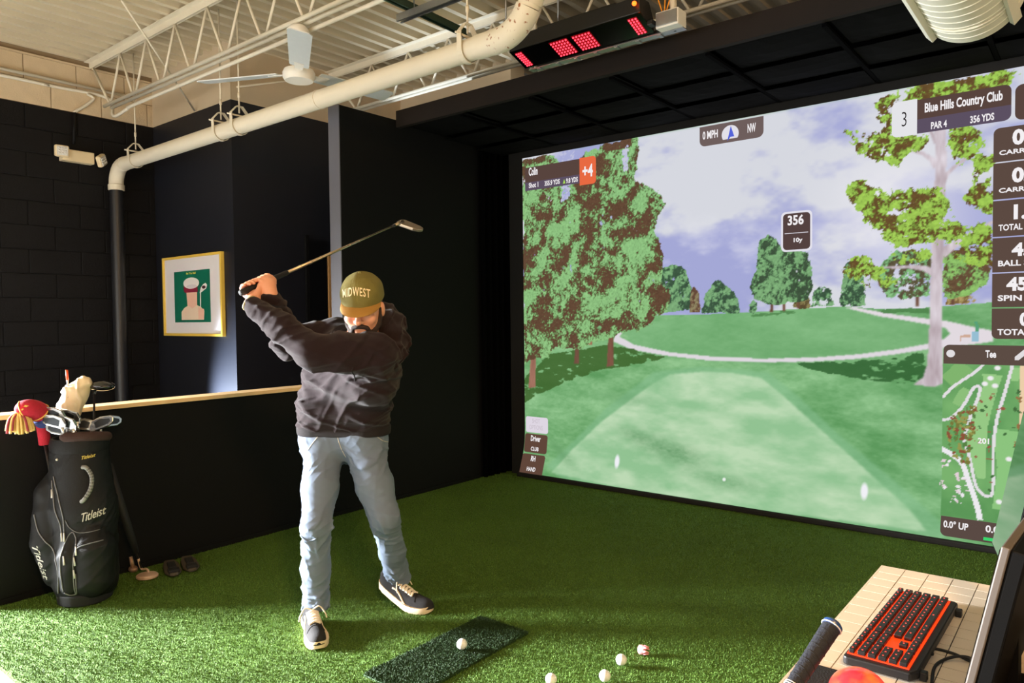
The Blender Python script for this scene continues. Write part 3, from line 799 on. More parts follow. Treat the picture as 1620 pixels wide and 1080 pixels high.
def pmask(poly, soft=0.0):
    """inside test for a polygon over the whole grid"""
    P = np.array(poly); ins = np.zeros(UU.shape, bool)
    x0, z0 = P.min(0) - 0.02; x1, z1 = P.max(0) + 0.02
    c0, c1 = np.searchsorted(gx, [x0, x1]); r0, r1 = np.searchsorted(gz, [z0, z1])
    U = UU[r0:r1, c0:c1]; Vv = VV[r0:r1, c0:c1]; m = np.zeros(U.shape, bool)
    n = len(P)
    for i in range(n):
        xa, za = P[i]; xb, zb = P[(i + 1) % n]
        if za == zb: continue
        k = ((za > Vv) != (zb > Vv)) & (U < (xb - xa) * (Vv - za) / (zb - za) + xa)
        m ^= k
    ins[r0:r1, c0:c1] = m
    f = ins.astype(float)
    for _ in range(int(soft)):
        f = (f + np.roll(f, 1, 0) + np.roll(f, -1, 0) + np.roll(f, 1, 1) + np.roll(f, -1, 1)) / 5
    return f
def paint(mask, col):
    c = np.asarray(col, float)
    IMG[:] = IMG * (1 - mask[..., None]) + mask[..., None] * c
def ramp(t, a, b): return np.asarray(a, float) * (1 - t[..., None]) + np.asarray(b, float) * t[..., None]
def sstep(x, a, b):
    t = np.clip((x - a) / (b - a), 0, 1); return t * t * (3 - 2 * t)
# sky: grey white cloud above, violet blue gaps
cl = fbm(1.1, 1.9, 5, 6, 0.6)
blue = sstep(cl + 0.16 * np.exp(-((VV - 1.75) / 0.42) ** 2) - 0.10 * sstep(UU, 2.1, 3.3) * sstep(VV, 1.7, 2.2), 0.47, 0.66)
IMG[:] = ramp(blue, (214, 216, 224), (164, 168, 214))
wh = sstep(fbm(1.6, 3.2, 40, 6, 0.6), 0.5, 0.72) * sstep(VV, 2.4, 1.5)
IMG[:] = IMG * (1 - 0.6 * wh[..., None]) + 0.6 * wh[..., None] * np.array((232, 232, 240))
paint(np.exp(-(((UU - 3.1) / 0.35) ** 2 + ((VV - 1.95) / 0.4) ** 2)) * 0.8, (236, 234, 240))
# ground
hz = [(0.225, 1.334), (1.61, 1.357), (1.905, 1.358), (2.268, 1.371), (2.601, 1.391), (2.832, 1.396), (3.05, 1.376), (3.255, 1.381), (3.602, 1.407), (3.806, 1.416)]
hzx = [p[0] for p in hz]; hzz = [p[1] for p in hz]
ground = (VV < np.interp(UU, hzx, hzz)).astype(float)
gn = fbm(3, 9, 60, 5); gf = fbm(30, 60, 70, 3)
depth = np.clip((VV - 0.04) / 1.2, 0, 1)
gcol = ramp(np.clip(0.5 + (gn - 0.5) * 1.6 + (gf - 0.5) * 0.5, 0, 1), (92, 152, 92), (150, 200, 146))
gcol = gcol * (1 - 0.1 * depth[..., None]) + np.array((120, 172, 112)) * 0.1 * depth[..., None]
IMG[:] = IMG * (1 - ground[..., None]) + ground[..., None] * gcol
far = pmask([(1.291, 1.1), (1.951, 1.049), (2.601, 1.05), (3.051, 1.117), (3.29, 1.163), (3.387, 1.257), (3.05, 1.345), (2.832, 1.392), (2.268, 1.367), (1.784, 1.355), (1.237, 1.254)], 2)
paint(far * 0.6, (122, 178, 122))
# paths
paint(pmask([(1.237, 1.254), (1.181, 1.195), (1.308, 1.134), (1.609, 1.082), (1.951, 1.058), (2.311, 1.054), (2.641, 1.071), (2.907, 1.098), (3.121, 1.133), (3.29, 1.17), (3.29, 1.137), (3.121, 1.103), (2.871, 1.065), (2.601, 1.041), (2.268, 1.027), (1.904, 1.03), (1.557, 1.058), (1.291, 1.095), (1.124, 1.156), (1.153, 1.23)], 1), (222, 216, 222))
paint(pmask([(2.813, 1.392), (2.877, 1.391), (3.12, 1.341), (3.386, 1.301), (3.528, 1.264), (3.61, 1.246), (3.61, 1.185), (3.451, 1.158), (3.29, 1.137), (3.29, 1.17), (3.371, 1.201), (3.397, 1.231), (3.371, 1.264), (3.189, 1.302), (3.015, 1.334)], 1), (226, 218, 224))
# mown band, tee
paint(pmask([(1.478, 0.932), (1.856, 0.983), (2.333, 0.965), (2.521, 0.817), (2.797, 0.571), (3.395, 0.104), (3.396, -0.009), (3.057, -0.033), (0.696, 0.035), (0.505, 0.116), (1.063, 0.633)], 6) * 0.6, (132, 186, 140))
tee = pmask([(1.608, 0.919), (1.856, 0.947), (2.09, 0.947), (2.29, 0.92), (2.439, 0.804), (2.682, 0.597), (2.984, 0.343), (3.196, 0.174), (3.297, 0.064), (2.268, 0.038), (1.285, 0.037), (0.569, 0.071), (0.729, 0.262), (1.003, 0.513), (1.233, 0.679), (1.425, 0.816)], 3)
tcol = ramp(np.clip(0.5 + (fbm(4, 10, 90, 5) - 0.5) * 2.2, 0, 1), (148, 196, 148), (196, 222, 186))
IMG[:] = IMG * (1 - tee[..., None] * 0.9) + tee[..., None] * 0.9 * tcol
# darker streaks on the tee, with the golfer's projector shadow painted in
for (px, pz), (rx, rz), a in (((1.631, 0.344), (0.20, 0.09), 0.55), ((1.342, 0.434), (0.14, 0.06), 0.4), ((0.635, 0.237), (0.07, 0.10), 0.35), ((2.043, 0.187), (0.22, 0.05), 0.35), ((1.206, 0.716), (0.25, 0.05), 0.25)):
    paint(np.exp(-(((UU - px - (VV - pz) * -1.2) / rx) ** 2 + ((VV - pz) / rz) ** 2)) * a * (0.5 + gf), (84, 138, 88))
# tree shadows on the grass
def shade(poly, col, thr, seed, fx=14, fz=40):
    m = pmask(poly, 4); k = sstep(fbm(fx, fz, seed, 4) + 0.55 * m - 0.5, thr, thr + 0.1) * (m > 0.02)
    paint(k * 0.85, col)
shade([(2.5, 1.03), (2.796, 1.047), (3.052, 1.078), (3.264, 1.121), (3.291, 0.934), (3.052, 0.922), (2.796, 0.958), (2.601, 0.983)], (50, 96, 50), 0.33, 100)
shade([(0.218, 0.819), (0.515, 1.043), (1.067, 1.13), (1.291, 1.1), (1.583, 1.044), (1.318, 0.975), (1.007, 0.929), (0.704, 0.825), (0.38, 0.692), (0.215, 0.601)], (62, 98, 44), 0.3, 110)
shade([(2.979, 1.373), (3.288, 1.387), (3.321, 1.353), (3.05, 1.349)], (80, 130, 76), 0.3, 120)
shade([(2.18, 1.351), (2.52, 1.38), (2.528, 1.355), (2.224, 1.333)], (80, 130, 76), 0.3, 130)
# foliage stamps
def leaves(poly, n, cols, size, seed, aspect=1.7, alpha=1.0):
    """scatter small leafy strokes inside a polygon"""
    P = np.array(poly); rg = np.random.default_rng(seed)
    m = pmask(poly); rr, cc = np.nonzero(m > 0.5)
    if len(rr) == 0: return
    pick = rg.integers(0, len(rr), n)
    C = np.array(cols, float)
    ci = rg.integers(0, len(C), n)
    s = size * rg.uniform(0.5, 1.4, n); an = rg.uniform(0, math.pi, n)
    dx = gx[1] - gx[0]
    for k in range(n):
        r0, c0 = rr[pick[k]], cc[pick[k]]
        h = max(1, int(s[k] / dx) + 1)
        ra, rb, ca, cb = max(0, r0 - h), min(NZS, r0 + h + 1), max(0, c0 - h), min(NXS, c0 + h + 1)
        du_ = UU[ra:rb, ca:cb] - gx[c0]; dv_ = VV[ra:rb, ca:cb] - gz[r0]
        a = math.cos(an[k]) * du_ + math.sin(an[k]) * dv_; b = -math.sin(an[k]) * du_ + math.cos(an[k]) * dv_
        w = ((a / s[k]) ** 2 + (b * aspect / s[k]) ** 2 < 1)[..., None] * alpha
        IMG[ra:rb, ca:cb] = IMG[ra:rb, ca:cb] * (1 - w) + w * C[ci[k]]
def clump_tree(poly, seed, dark, mid, light, nclump, csize, leaf=0.016, edge=140, body=0.95):
    """a crown: dark body with ragged rim, then clumps of lit leaves with shaded undersides"""
    P = np.array(poly); rg = np.random.default_rng(seed)
    paint(pmask(poly) * body, dark[0])
    n = len(P)
    rim = []
    for i in range(n):
        a, b = P[i], P[(i + 1) % n]
        L = np.linalg.norm(b - a)
        for t in np.arange(0, 1, 0.035 / max(L, 0.036)):
            c = a + (b - a) * t
            rim.append([(c[0] - .03, c[1] - .03), (c[0] + .03, c[1] - .03), (c[0] + .03, c[1] + .03), (c[0] - .03, c[1] + .03)])
    for k, q in enumerate(rim):
        leaves(q, max(3, edge // 28), dark + mid, leaf * 1.1, seed * 31 + k)
    A = 0.5 * abs(np.dot(P[:, 0], np.roll(P[:, 1], 1)) - np.dot(P[:, 1], np.roll(P[:, 0], 1)))
    leaves(poly, int(A * 3800 * (0.016 / leaf) ** 1.5), dark + dark + mid[:1], leaf, seed + 1)
    m = pmask(poly); rr, cc = np.nonzero(m > 0.5)
    for k in range(nclump):
        i = rg.integers(0, len(rr)); cx, cz = gx[cc[i]], gz[rr[i]]
        s = csize * rg.uniform(0.5, 1.3); e = s * rg.uniform(0.35, 0.8)
        tl = rg.uniform(-0.2, 1.0)
        po_ = [(cx + s * math.cos(t) , cz + e * math.sin(t) + tl * s * math.cos(t)) for t in np.linspace(0, 2 * math.pi, 9)[:-1]]
        low = [(x, z - e * 0.7) for x, z in po_]
        ca = math.pi * s * e
        leaves(low, int(ca * 2600 * (0.016 / leaf) ** 1.6), dark, leaf, seed * 7 + k * 2)
        leaves(po_, int(ca * 2500 * (0.016 / leaf) ** 1.6), mid + light, leaf, seed * 7 + k * 2 + 1)
def foliage(poly, seed, f, dark, mid, light, rag=1.6, lit=0.5, soft=5, hole=0.42, fine=70):
    """a crown with a ragged rim; boughs catch the light on one side and are brown in between"""
    global WIN
    m = pmask(poly, soft); P_ = np.array(poly)
    c0, c1 = np.searchsorted(gx, [P_[:, 0].min() - 0.12, P_[:, 0].max() + 0.12]); r0, r1 = np.searchsorted(gz, [P_[:, 1].min() - 0.12, P_[:, 1].max() + 0.12])
    WIN = (slice(r0, r1), slice(c0, c1)); m = m[WIN]
    e = fbm(26, 26, seed, 4, 0.7)
    a = sstep(m + (e - 0.5) * rag + (fbm(8, 8, seed + 40, 2) - 0.5) * rag * 0.7, hole, hole + 0.12) * (m > 0.01)
    n_ = fbm(f, f * 0.85, seed + 9, 6, 0.72)
    k = max(2, int(20 / f * 4))
    d = n_ - np.roll(np.roll(n_, -k, 0), k // 2, 1)
    g2 = fbm(fine, fine, seed + 20, 2, 0.7)
    t = np.clip(lit + (n_ - 0.5) * 2.4 + d * 3.0 + (g2 - 0.5) * 1.4, 0, 1)
    D_, M_, L_ = [np.array(q, float) for q in (dark, mid, light)]
    t3 = t[..., None]
    col = np.where(t3 < 0.45, D_ + (M_ - D_) * np.clip((t3 - 0.18) / 0.27, 0, 1), M_ + (L_ - M_) * np.clip((t3 - 0.45) / 0.35, 0, 1))
    col = col * (0.88 + 0.24 * g2[..., None])
    IMG[WIN] = IMG[WIN] * (1 - a[..., None]) + a[..., None] * col
    WIN = (slice(None), slice(None))
BR = [(100, 74, 56), (86, 62, 46), (116, 86, 64)]
GM = [(88, 134, 78), (104, 150, 88)]
GL = [(132, 188, 118), (118, 172, 104), (150, 204, 134)]
def trunk(poly, a=(128, 92, 74), b=(96, 66, 54)):
    m = pmask(poly, 1); t = fbm(30, 8, 200, 3)
    IMG[:] = IMG * (1 - m[..., None]) + m[..., None] * ramp(t, a, b)
# distant shrubs
GD = [(70, 106, 76), (60, 92, 66)]; GDM = [(90, 132, 92)]; GDL = [(120, 164, 114), (106, 150, 104)]
foliage([(1.867, 1.372), (1.886, 1.502), (1.976, 1.593), (2.068, 1.541), (2.127, 1.452), (2.14, 1.36)], 301, 16, (62, 88, 66), (88, 128, 90), (122, 168, 118), soft=3)
foliage([(2.202, 1.368), (2.211, 1.441), (2.233, 1.458), (2.259, 1.427), (2.259, 1.371)], 302, 16, (62, 88, 66), (88, 128, 90), (122, 168, 118), soft=3)
foliage([(1.76, 1.374), (1.775, 1.519), (1.8, 1.573), (1.838, 1.504), (1.847, 1.372)], 303, 16, (104, 76, 60), (124, 100, 76), (140, 130, 96), soft=3)
foliage([(2.608, 1.395), (2.62, 1.494), (2.679, 1.545), (2.737, 1.506), (2.764, 1.401)], 304, 16, (62, 88, 66), (88, 128, 90), (122, 168, 118), soft=3)
foliage([(2.783, 1.396), (2.794, 1.516), (2.831, 1.654), (2.868, 1.723), (2.912, 1.65), (2.942, 1.511), (2.943, 1.398)], 305, 16, (62, 88, 66), (88, 128, 90), (122, 168, 118), soft=3)
foliage([(2.5, 1.397), (2.512, 1.464), (2.552, 1.496), (2.6, 1.453), (2.608, 1.395)], 306, 16, (92, 76, 50), (118, 106, 68), (140, 130, 84), soft=3)
foliage([(3.386, 1.404), (3.401, 1.459), (3.464, 1.493), (3.526, 1.444), (3.536, 1.401)], 307, 16, (130, 104, 64), (150, 130, 84), (172, 152, 100), soft=3)
foliage([(1.496, 1.386), (1.487, 1.584), (1.534, 1.7), (1.637, 1.727), (1.736, 1.689), (1.78, 1.551), (1.76, 1.392), (1.61, 1.376)], 308, 12, (62, 88, 66), (88, 128, 90), (122, 168, 118), soft=3)
trunk([(2.345, 1.366), (2.358, 1.468), (2.371, 1.467), (2.367, 1.366)]); trunk([(2.43, 1.373), (2.434, 1.466), (2.446, 1.465), (2.45, 1.373)]); trunk([(2.52, 1.389), (2.528, 1.463), (2.54, 1.463), (2.54, 1.388)])
CT = [(2.211, 1.549), (2.246, 1.642), (2.268, 1.769), (2.277, 1.854), (2.332, 1.892), (2.387, 1.854), (2.421, 1.793), (2.479, 1.806), (2.528, 1.745), (2.58, 1.758), (2.616, 1.645), (2.624, 1.522), (2.592, 1.441), (2.479, 1.423), (2.333, 1.417), (2.246, 1.462)]
# big left trees
trunk([(0.286, 0.746), (0.317, 1.038), (0.37, 1.04), (0.36, 0.761)], (190, 140, 118), (140, 96, 80))
trunk([(0.755, 0.972), (0.775, 1.151), (0.806, 1.152), (0.804, 0.973)]); trunk([(1.065, 0.956), (1.085, 1.254), (1.125, 1.254), (1.128, 0.968)], (150, 104, 84), (104, 70, 56)); trunk([(0.896, 1.128), (0.909, 1.254), (0.933, 1.254), (0.932, 1.128)], (180, 130, 100), (150, 100, 80))
TB = [(0.243, 2.684), (0.404, 2.687), (0.547, 2.692), (0.634, 2.582), (0.721, 2.504), (0.795, 2.56), (0.904, 2.654), (1.01, 2.697), (1.164, 2.702), (1.355, 2.699), (1.365, 2.561), (1.321, 2.378), (1.417, 2.333), (1.537, 2.225), (1.572, 2.175), (1.51, 2.075), (1.479, 1.998), (1.54, 1.839), (1.56, 1.721), (1.539, 1.582), (1.61, 1.487), (1.589, 1.371), (1.507, 1.349), (1.401, 1.278), (1.265, 1.244), (1.096, 1.18), (0.95, 1.153), (0.817, 1.091), (0.58, 1.107), (0.463, 1.015), (0.35, 0.996), (0.22, 0.971)]
foliage(TB, 320, 6.5, (98, 72, 54), (98, 130, 78), (140, 190, 126), lit=0.47, rag=1.3, soft=16, fine=95)
leaves([(0.623, 2.716), (0.772, 2.714), (0.759, 2.625), (0.66, 2.609)], 90, [(170, 174, 216), (190, 192, 220)], 0.02, 330)
leaves([(0.658, 2.425), (0.732, 2.426), (0.719, 2.316), (0.644, 2.294)], 60, [(170, 174, 216), (190, 192, 220)], 0.014, 331)
leaves([(1.219, 2.631), (1.263, 2.648), (1.256, 2.467), (1.223, 2.453)], 60, [(200, 202, 220), (190, 192, 220)], 0.012, 332)
# right hand trees behind the pale trunk
BRR = [(112, 84, 62), (96, 72, 54)]
trunk([(3.215, 1.393), (3.221, 1.502), (3.235, 1.501), (3.232, 1.392)]); trunk([(3.402, 1.396), (3.404, 1.495), (3.42, 1.495), (3.421, 1.396)])
foliage([(3.014, 1.567), (3.035, 1.643), (3.083, 1.71), (3.186, 1.726), (3.293, 1.704), (3.301, 1.518), (3.288, 1.451), (3.188, 1.438), (3.067, 1.449)], 340, 11, (92, 84, 62), (98, 140, 92), (130, 182, 124))
foliage([(3.364, 1.699), (3.447, 1.723), (3.546, 1.688), (3.589, 1.596), (3.571, 1.508), (3.48, 1.438), (3.385, 1.434), (3.359, 1.515)], 341, 11, (104, 80, 58), (110, 142, 84), (140, 188, 104))
# pale trunk and boughs
PB = (232, 224, 232); PD = (170, 152, 158)
trunk([(3.31, 2.477), (3.368, 2.467), (3.37, 2.212), (3.362, 1.957), (3.36, 1.773), (3.356, 1.553), (3.354, 1.331), (3.359, 1.108), (3.37, 0.938), (3.318, 0.913), (3.208, 0.922), (3.258, 0.966), (3.281, 1.05), (3.289, 1.257), (3.294, 1.518), (3.299, 1.741), (3.31, 2.036), (3.315, 2.256)], PB, PD)
def bough(pts, w0, w1):
    P = np.array(pts); n = len(P)
    T = np.gradient(P, axis=0); T /= np.linalg.norm(T, axis=1, keepdims=True); N_ = np.stack([-T[:, 1], T[:, 0]], 1)
    w = np.linspace(w0, w1, n)[:, None]
    trunk(np.concatenate([P + N_ * w, (P - N_ * w)[::-1]]).tolist(), PB, PD)
bough([(3.313, 1.584), (3.26, 1.616), (3.187, 1.628), (3.031, 1.632)], 0.022, 0.006)
bough([(3.351, 1.693), (3.399, 1.734), (3.493, 1.792), (3.604, 1.861)], 0.03, 0.008)
bough([(3.322, 2.204), (3.296, 2.251), (3.243, 2.296), (3.172, 2.325)], 0.02, 0.005)
bough([(3.348, 2.097), (3.374, 2.156), (3.427, 2.204), (3.489, 2.245)], 0.016, 0.006)
bough([(3.272, 1.854), (3.219, 1.896), (3.161, 1.932)], 0.016, 0.006)
bough([(3.321, 2.343), (3.301, 2.39), (3.281, 2.43)], 0.014, 0.006)
LB = [(112, 84, 48), (90, 70, 46)]; LM = [(112, 138, 56), (96, 120, 56)]; LL = [(150, 186, 78), (134, 176, 66), (164, 200, 96)]
def spray(poly, n, seed, brown=0.4, leaf=0.0105):
    foliage(poly, seed, 11, (104, 80, 46), (112, 134, 56), (156, 196, 84), rag=2.6, lit=0.88 - 0.45 * brown, soft=8, hole=0.46, fine=80)
spray([(2.821, 2.493), (2.901, 2.498), (3.045, 2.44), (3.216, 2.397), (3.282, 2.364), (3.183, 2.294), (3.098, 2.242), (3.028, 2.274), (2.939, 2.31), (2.873, 2.414)], 900, 400, 0.7)
spray([(2.807, 2.14), (2.903, 2.16), (3.011, 2.131), (3.081, 2.077), (3.284, 2.083), (3.355, 2.053), (3.382, 1.955), (3.357, 1.876), (3.285, 1.823), (3.152, 1.781), (3.065, 1.849), (2.976, 1.887), (2.874, 2.038)], 1900, 410, 0.35)
spray([(3.047, 1.95), (3.252, 1.931), (3.382, 1.9), (3.477, 1.837), (3.446, 1.774), (3.286, 1.771), (3.152, 1.743), (3.048, 1.797)], 800, 415, 0.5)
spray([(3.385, 2.398), (3.472, 2.398), (3.558, 2.327), (3.565, 2.269), (3.489, 2.231), (3.443, 2.187), (3.395, 2.244)], 700, 420, 0.2)
spray([(3.371, 2.481), (3.49, 2.445), (3.472, 2.377), (3.379, 2.349)], 300, 425, 0.8)
spray([(3.52, 2.226), (3.601, 2.229), (3.604, 1.914), (3.476, 1.974), (3.438, 2.014), (3.506, 2.064), (3.499, 2.158)], 700, 430, 0.35)
spray([(2.813, 1.607), (2.868, 1.711), (2.948, 1.718), (2.996, 1.645), (3.119, 1.563), (3.032, 1.497), (2.942, 1.507)], 520, 440, 0.25)
spray([(2.991, 2.625), (3.078, 2.677), (3.312, 2.689), (3.561, 2.693), (3.714, 2.688), (3.68, 2.633), (3.621, 2.604), (3.214, 2.575), (3.086, 2.479), (3.027, 2.504)], 1500, 450, 0.55)
spray([(3.016, 2.529), (3.086, 2.532), (3.086, 2.433), (3.027, 2.443)], 200, 455, 0.9)
spray([(3.35, 1.848), (3.523, 1.887), (3.599, 1.784), (3.601, 1.613), (3.509, 1.618), (3.384, 1.669)], 900, 460, 0.35)
spray([(3.048, 1.72), (3.286, 1.749), (3.3, 1.666), (3.118, 1.639)], 300, 465, 0.2)
# tee markers, ball, litter bin and bench
for (a, b) in (((1.162, 0.179), (1.169, 0.269)), ((2.941, 0.194), (2.944, 0.29))):
    cx, cz = (a[0] + b[0]) / 2, (a[1] + b[1]) / 2
    paint(np.clip(1.4 - (((UU - cx) / 0.022) ** 2 + ((VV - cz) / 0.052) ** 2), 0, 1), (240, 240, 246))
paint(pmask([(3.504, 1.184), (3.506, 1.239), (3.54, 1.239), (3.541, 1.185)]), (150, 190, 210)); paint(pmask([(3.522, 1.242), (3.518, 1.3), (3.534, 1.3), (3.54, 1.242)]), (90, 160, 120)); paint(pmask([(3.444, 1.183), (3.447, 1.22), (3.5, 1.224), (3.5, 1.21), (3.454, 1.206), (3.454, 1.184)]), (206, 170, 150))
bx_, bz_ = (2.034, 0.199)
paint(np.clip(1.5 - (((UU - bx_) / 0.012) ** 2 + ((VV - bz_) / 0.012) ** 2), 0, 1), (235, 240, 235))
# hole map
MX0, MX1, MZ0, MZ1 = 3.362, SX1 - 0.02, 0.163, 1.053
mm = ((UU > MX0) & (UU < MX1) & (VV > MZ0) & (VV < MZ1)).astype(float)
IMG[:] = IMG * (1 - mm[..., None]) + mm[..., None] * ramp(np.clip(0.5 + (fbm(5, 5, 500, 4) - 0.5) * 2, 0, 1), (92, 150, 88), (122, 178, 110))
def ribbon(pts, w, col, n=8):
    P = smooth_path([(x, z, 0) for x, z in pts], n)[:, :2]
    T = np.gradient(P, axis=0); T /= np.maximum(np.linalg.norm(T, axis=1, keepdims=True), 1e-6); N_ = np.stack([-T[:, 1], T[:, 0]], 1)
    w = np.broadcast_to(np.asarray(w, float), (len(P),)) if np.isscalar(w) else np.interp(np.linspace(0, 1, len(P)), np.linspace(0, 1, len(w)), w)
    for i in range(len(P) - 1):
        q = [P[i] + N_[i] * w[i], P[i + 1] + N_[i + 1] * w[i + 1], P[i + 1] - N_[i + 1] * w[i + 1], P[i] - N_[i] * w[i]]
        paint(pmask(q) * mm, col)
ribbon([(3.606, 0.999), (3.598, 0.927), (3.565, 0.824), (3.548, 0.714), (3.527, 0.603), (3.543, 0.495), (3.56, 0.399)], [0.05, 0.035, 0.045, 0.04, 0.06, 0.035, 0.02], (150, 200, 132))
ribbon([(3.68, 0.689), (3.669, 0.581), (3.664, 0.473), (3.66, 0.365), (3.658, 0.239)], [0.05, 0.05, 0.03, 0.035, 0.045], (140, 196, 126))
ribbon([(3.428, 0.815), (3.466, 0.876), (3.484, 0.91)], [0.02, 0.03, 0.02], (140, 190, 122)); ribbon([(3.715, 1.039), (3.713, 0.968)], 0.018, (150, 200, 132)); ribbon([(3.389, 0.942), (3.483, 1.045)], 0.05, (128, 180, 110))
ribbon([(3.362, 0.721), (3.41, 0.74), (3.469, 0.818), (3.515, 0.915), (3.546, 0.924), (3.537, 0.859), (3.501, 0.747), (3.474, 0.616), (3.497, 0.526), (3.529, 0.365), (3.56, 0.315), (3.591, 0.305), (3.612, 0.329), (3.614, 0.467), (3.615, 0.612), (3.632, 0.757), (3.666, 0.902), (3.7, 1.056)], 0.008, (226, 222, 226), 5)
ribbon([(3.361, 0.855), (3.421, 0.925), (3.515, 1.003), (3.563, 1.055)], 0.008, (226, 222, 226))
ribbon([(3.356, 0.552), (3.408, 0.524), (3.463, 0.475), (3.495, 0.379), (3.536, 0.256), (3.558, 0.168)], 0.014, (236, 234, 238))
ribbon([(3.747, 1.057), (3.746, 0.836), (3.745, 0.625), (3.735, 0.439)], 0.014, (236, 206, 170))
leaves([(3.391, 0.72), (3.485, 0.8), (3.531, 0.822), (3.518, 0.638), (3.488, 0.47), (3.44, 0.491), (3.385, 0.589)], 130, [(120, 120, 60), (140, 84, 60), (90, 130, 70), (150, 150, 80)], 0.011, 510)
leaves([(3.516, 0.821), (3.576, 0.969), (3.667, 0.831), (3.671, 0.402), (3.582, 0.318), (3.519, 0.456)], 26, [(70, 110, 64), (150, 90, 70)], 0.010, 511)
leaves([(3.708, 0.904), (3.748, 0.942), (3.746, 0.483), (3.705, 0.514)], 30, [(150, 110, 70), (70, 110, 64)], 0.010, 512)
for q in [(3.597, 0.977), (3.57, 0.944), (3.619, 0.935), (3.63, 1.036), (3.688, 0.526), (3.645, 0.28)]:
    paint(np.clip(1.5 - (((UU - q[0]) / 0.015) ** 2 + ((VV - q[1]) / 0.013) ** 2), 0, 1) * mm, (240, 236, 240))
for k, q in enumerate([(3.386, 0.469), (3.454, 0.388), (3.461, 0.33), (3.439, 0.271), (3.358, 0.35)]):
    leaves([(q[0] - .03, q[1] - .025), (q[0] + .03, q[1] - .025), (q[0] + .03, q[1] + .025), (q[0] - .03, q[1] + .025)], 7, [(236, 232, 236), (226, 206, 214)], 0.011, 520 + k)
foliage(CT, 310, 13, (64, 84, 62), (86, 124, 84), (122, 168, 116), soft=4)

# the cloth as a mesh with that image as point colours
YY = bow(VV)
V = np.stack([UU, YY, VV], -1).reshape(-1, 3)
idx = np.arange(NXS * NZS).reshape(NZS, NXS)
Q = np.stack([idx[:-1, :-1], idx[:-1, 1:], idx[1:, 1:], idx[1:, :-1]], -1).reshape(-1, 4)
scr = thing('projection_screen', 'large projection screen showing a golf course hole with score panels', 'screen', ((SX0 + SX1) / 2, 0.0, 0.0))
M['screen_img'] = attr_mat('projected_golf_picture', emission=True, estr=1.0)
pic = big_mesh('projected_picture', V, Q, M['screen_img'], scr)
ca = pic.data.color_attributes.new('Col', 'FLOAT_COLOR', 'POINT')
ca.data.foreach_set('color', np.concatenate([lin(np.clip(IMG, 0, 255)), np.ones(IMG.shape[:2] + (1,))], -1).astype(np.float32).ravel())
pic.data.polygons.foreach_set('use_smooth', [True] * len(pic.data.polygons))
M['hem'] = mat('black_screen_hem', (14, 13, 13), 0.8)
mk('screen_backing', box(SX0, SX1, 0.004, 0.012, 0.43, SZ1), M['hem'], scr)
mk('bottom_hem', box(SX0 - 0.02, SX1 + 0.05, -0.098, -0.05, 0.0, 0.038), M['hem'], scr, bevel=0.01)
mk('top_hem', box(0.1, SX1 + 0.2, -0.006, 0.012, SZ1, SZ1 + 0.06), M['hem'], scr)
mk('side_hem', box(0.1, SX0 - 0.001, -0.004, 0.012, 0.0, SZ1), M['hem'], scr)

# on-screen panels and lettering, lying on the cloth
PANEL = {}
def pmat(c):
    if c not in PANEL: PANEL[c] = emat('projected_colour_%d_%d_%d' % c, c)
    return PANEL[c]
def panel(u0, u1, v0, v1, col, r=0.02, lift=0.0012, corners=(1, 1, 1, 1), parent=None, name='score_panel'):
    pl = round_rect(u0, u1, v0, v1, r, corners=corners) if r > 0 else [(u0, v0), (u1, v0), (u1, v1), (u0, v1)]
    P = np.array(pl); n = len(P)
    yb = bow(P[:, 1])
    V = np.concatenate([np.stack([P[:, 0], yb - lift, P[:, 1]], 1), np.stack([P[:, 0], yb - lift + 0.0009, P[:, 1]], 1)])
    f = [tuple(range(n)), tuple(range(n, 2 * n))[::-1]] + [(i, n + i, n + (i + 1) % n, (i + 1) % n) for i in range(n)]
    return mk(name, (V, f), pmat(col), parent if parent is not None else scr)
def letters(s, hb, parent, col=(244, 240, 242), lift=0.004, bold=0.03, **k):
    u0, u1, v, h = hb
    t, f = text_mesh(s, bold=bold, **k)
    z = v - h / 2 + t[:, 1] * h
    V = np.stack([u0 + t[:, 0] * (u1 - u0), bow(z) - lift, z], 1)
    return mk('lettering', (V, f), pmat(col), parent)
DK = (88, 68, 62); PU = (92, 80, 98)
pl_ = panel(*(0.275, 0.825, 2.417, 2.61), DK, 0.02, corners=(0, 0, 0, 0))
u0, u1, v0, v1 = (0.275, 0.825, 2.417, 2.61)
panel(u0, u1, v0, v0 + (v1 - v0) * 0.36, PU, 0, lift=0.002, parent=pl_, name='panel_row')
letters('Colin', (0.316, 0.409, 2.572, 0.068), pl_)
letters('Shot 1', (0.315, 0.414, 2.458, 0.043), pl_)
letters('355.9 YDS', (0.48, 0.633, 2.455, 0.041), pl_)
letters('9.8 YDS', (0.696, 0.809, 2.45, 0.041), pl_)
tu0, tu1, tv_, th_ = (0.664, 0.689, 2.45, 0.036)
mk('arrow_mark', ([(tu0, -0.004, tv_ - th_ / 2), (tu1, -0.004, tv_ - th_ / 2), ((tu0 + tu1) / 2, -0.004, tv_ + th_ / 2)], [(0, 1, 2)]), pmat((170, 220, 90)), pl_)
pr_ = panel(*(0.825, 0.979, 2.398, 2.614), (232, 106, 66), 0.03, lift=0.0022, corners=(1, 0, 0, 1))
letters('+4', (0.855, 0.953, 2.505, 0.099), pr_, lift=0.006)
wd = panel(*(1.846, 2.302, 2.545, 2.683), (110, 94, 92), 0.04, corners=(0, 0, 1, 1))
letters('0 MPH', (1.87, 1.982, 2.62, 0.057), wd)
letters('NW', (2.194, 2.251, 2.617, 0.06), wd)
cu, cv = (2.071, 2.6)
cr = 0.122 / 2
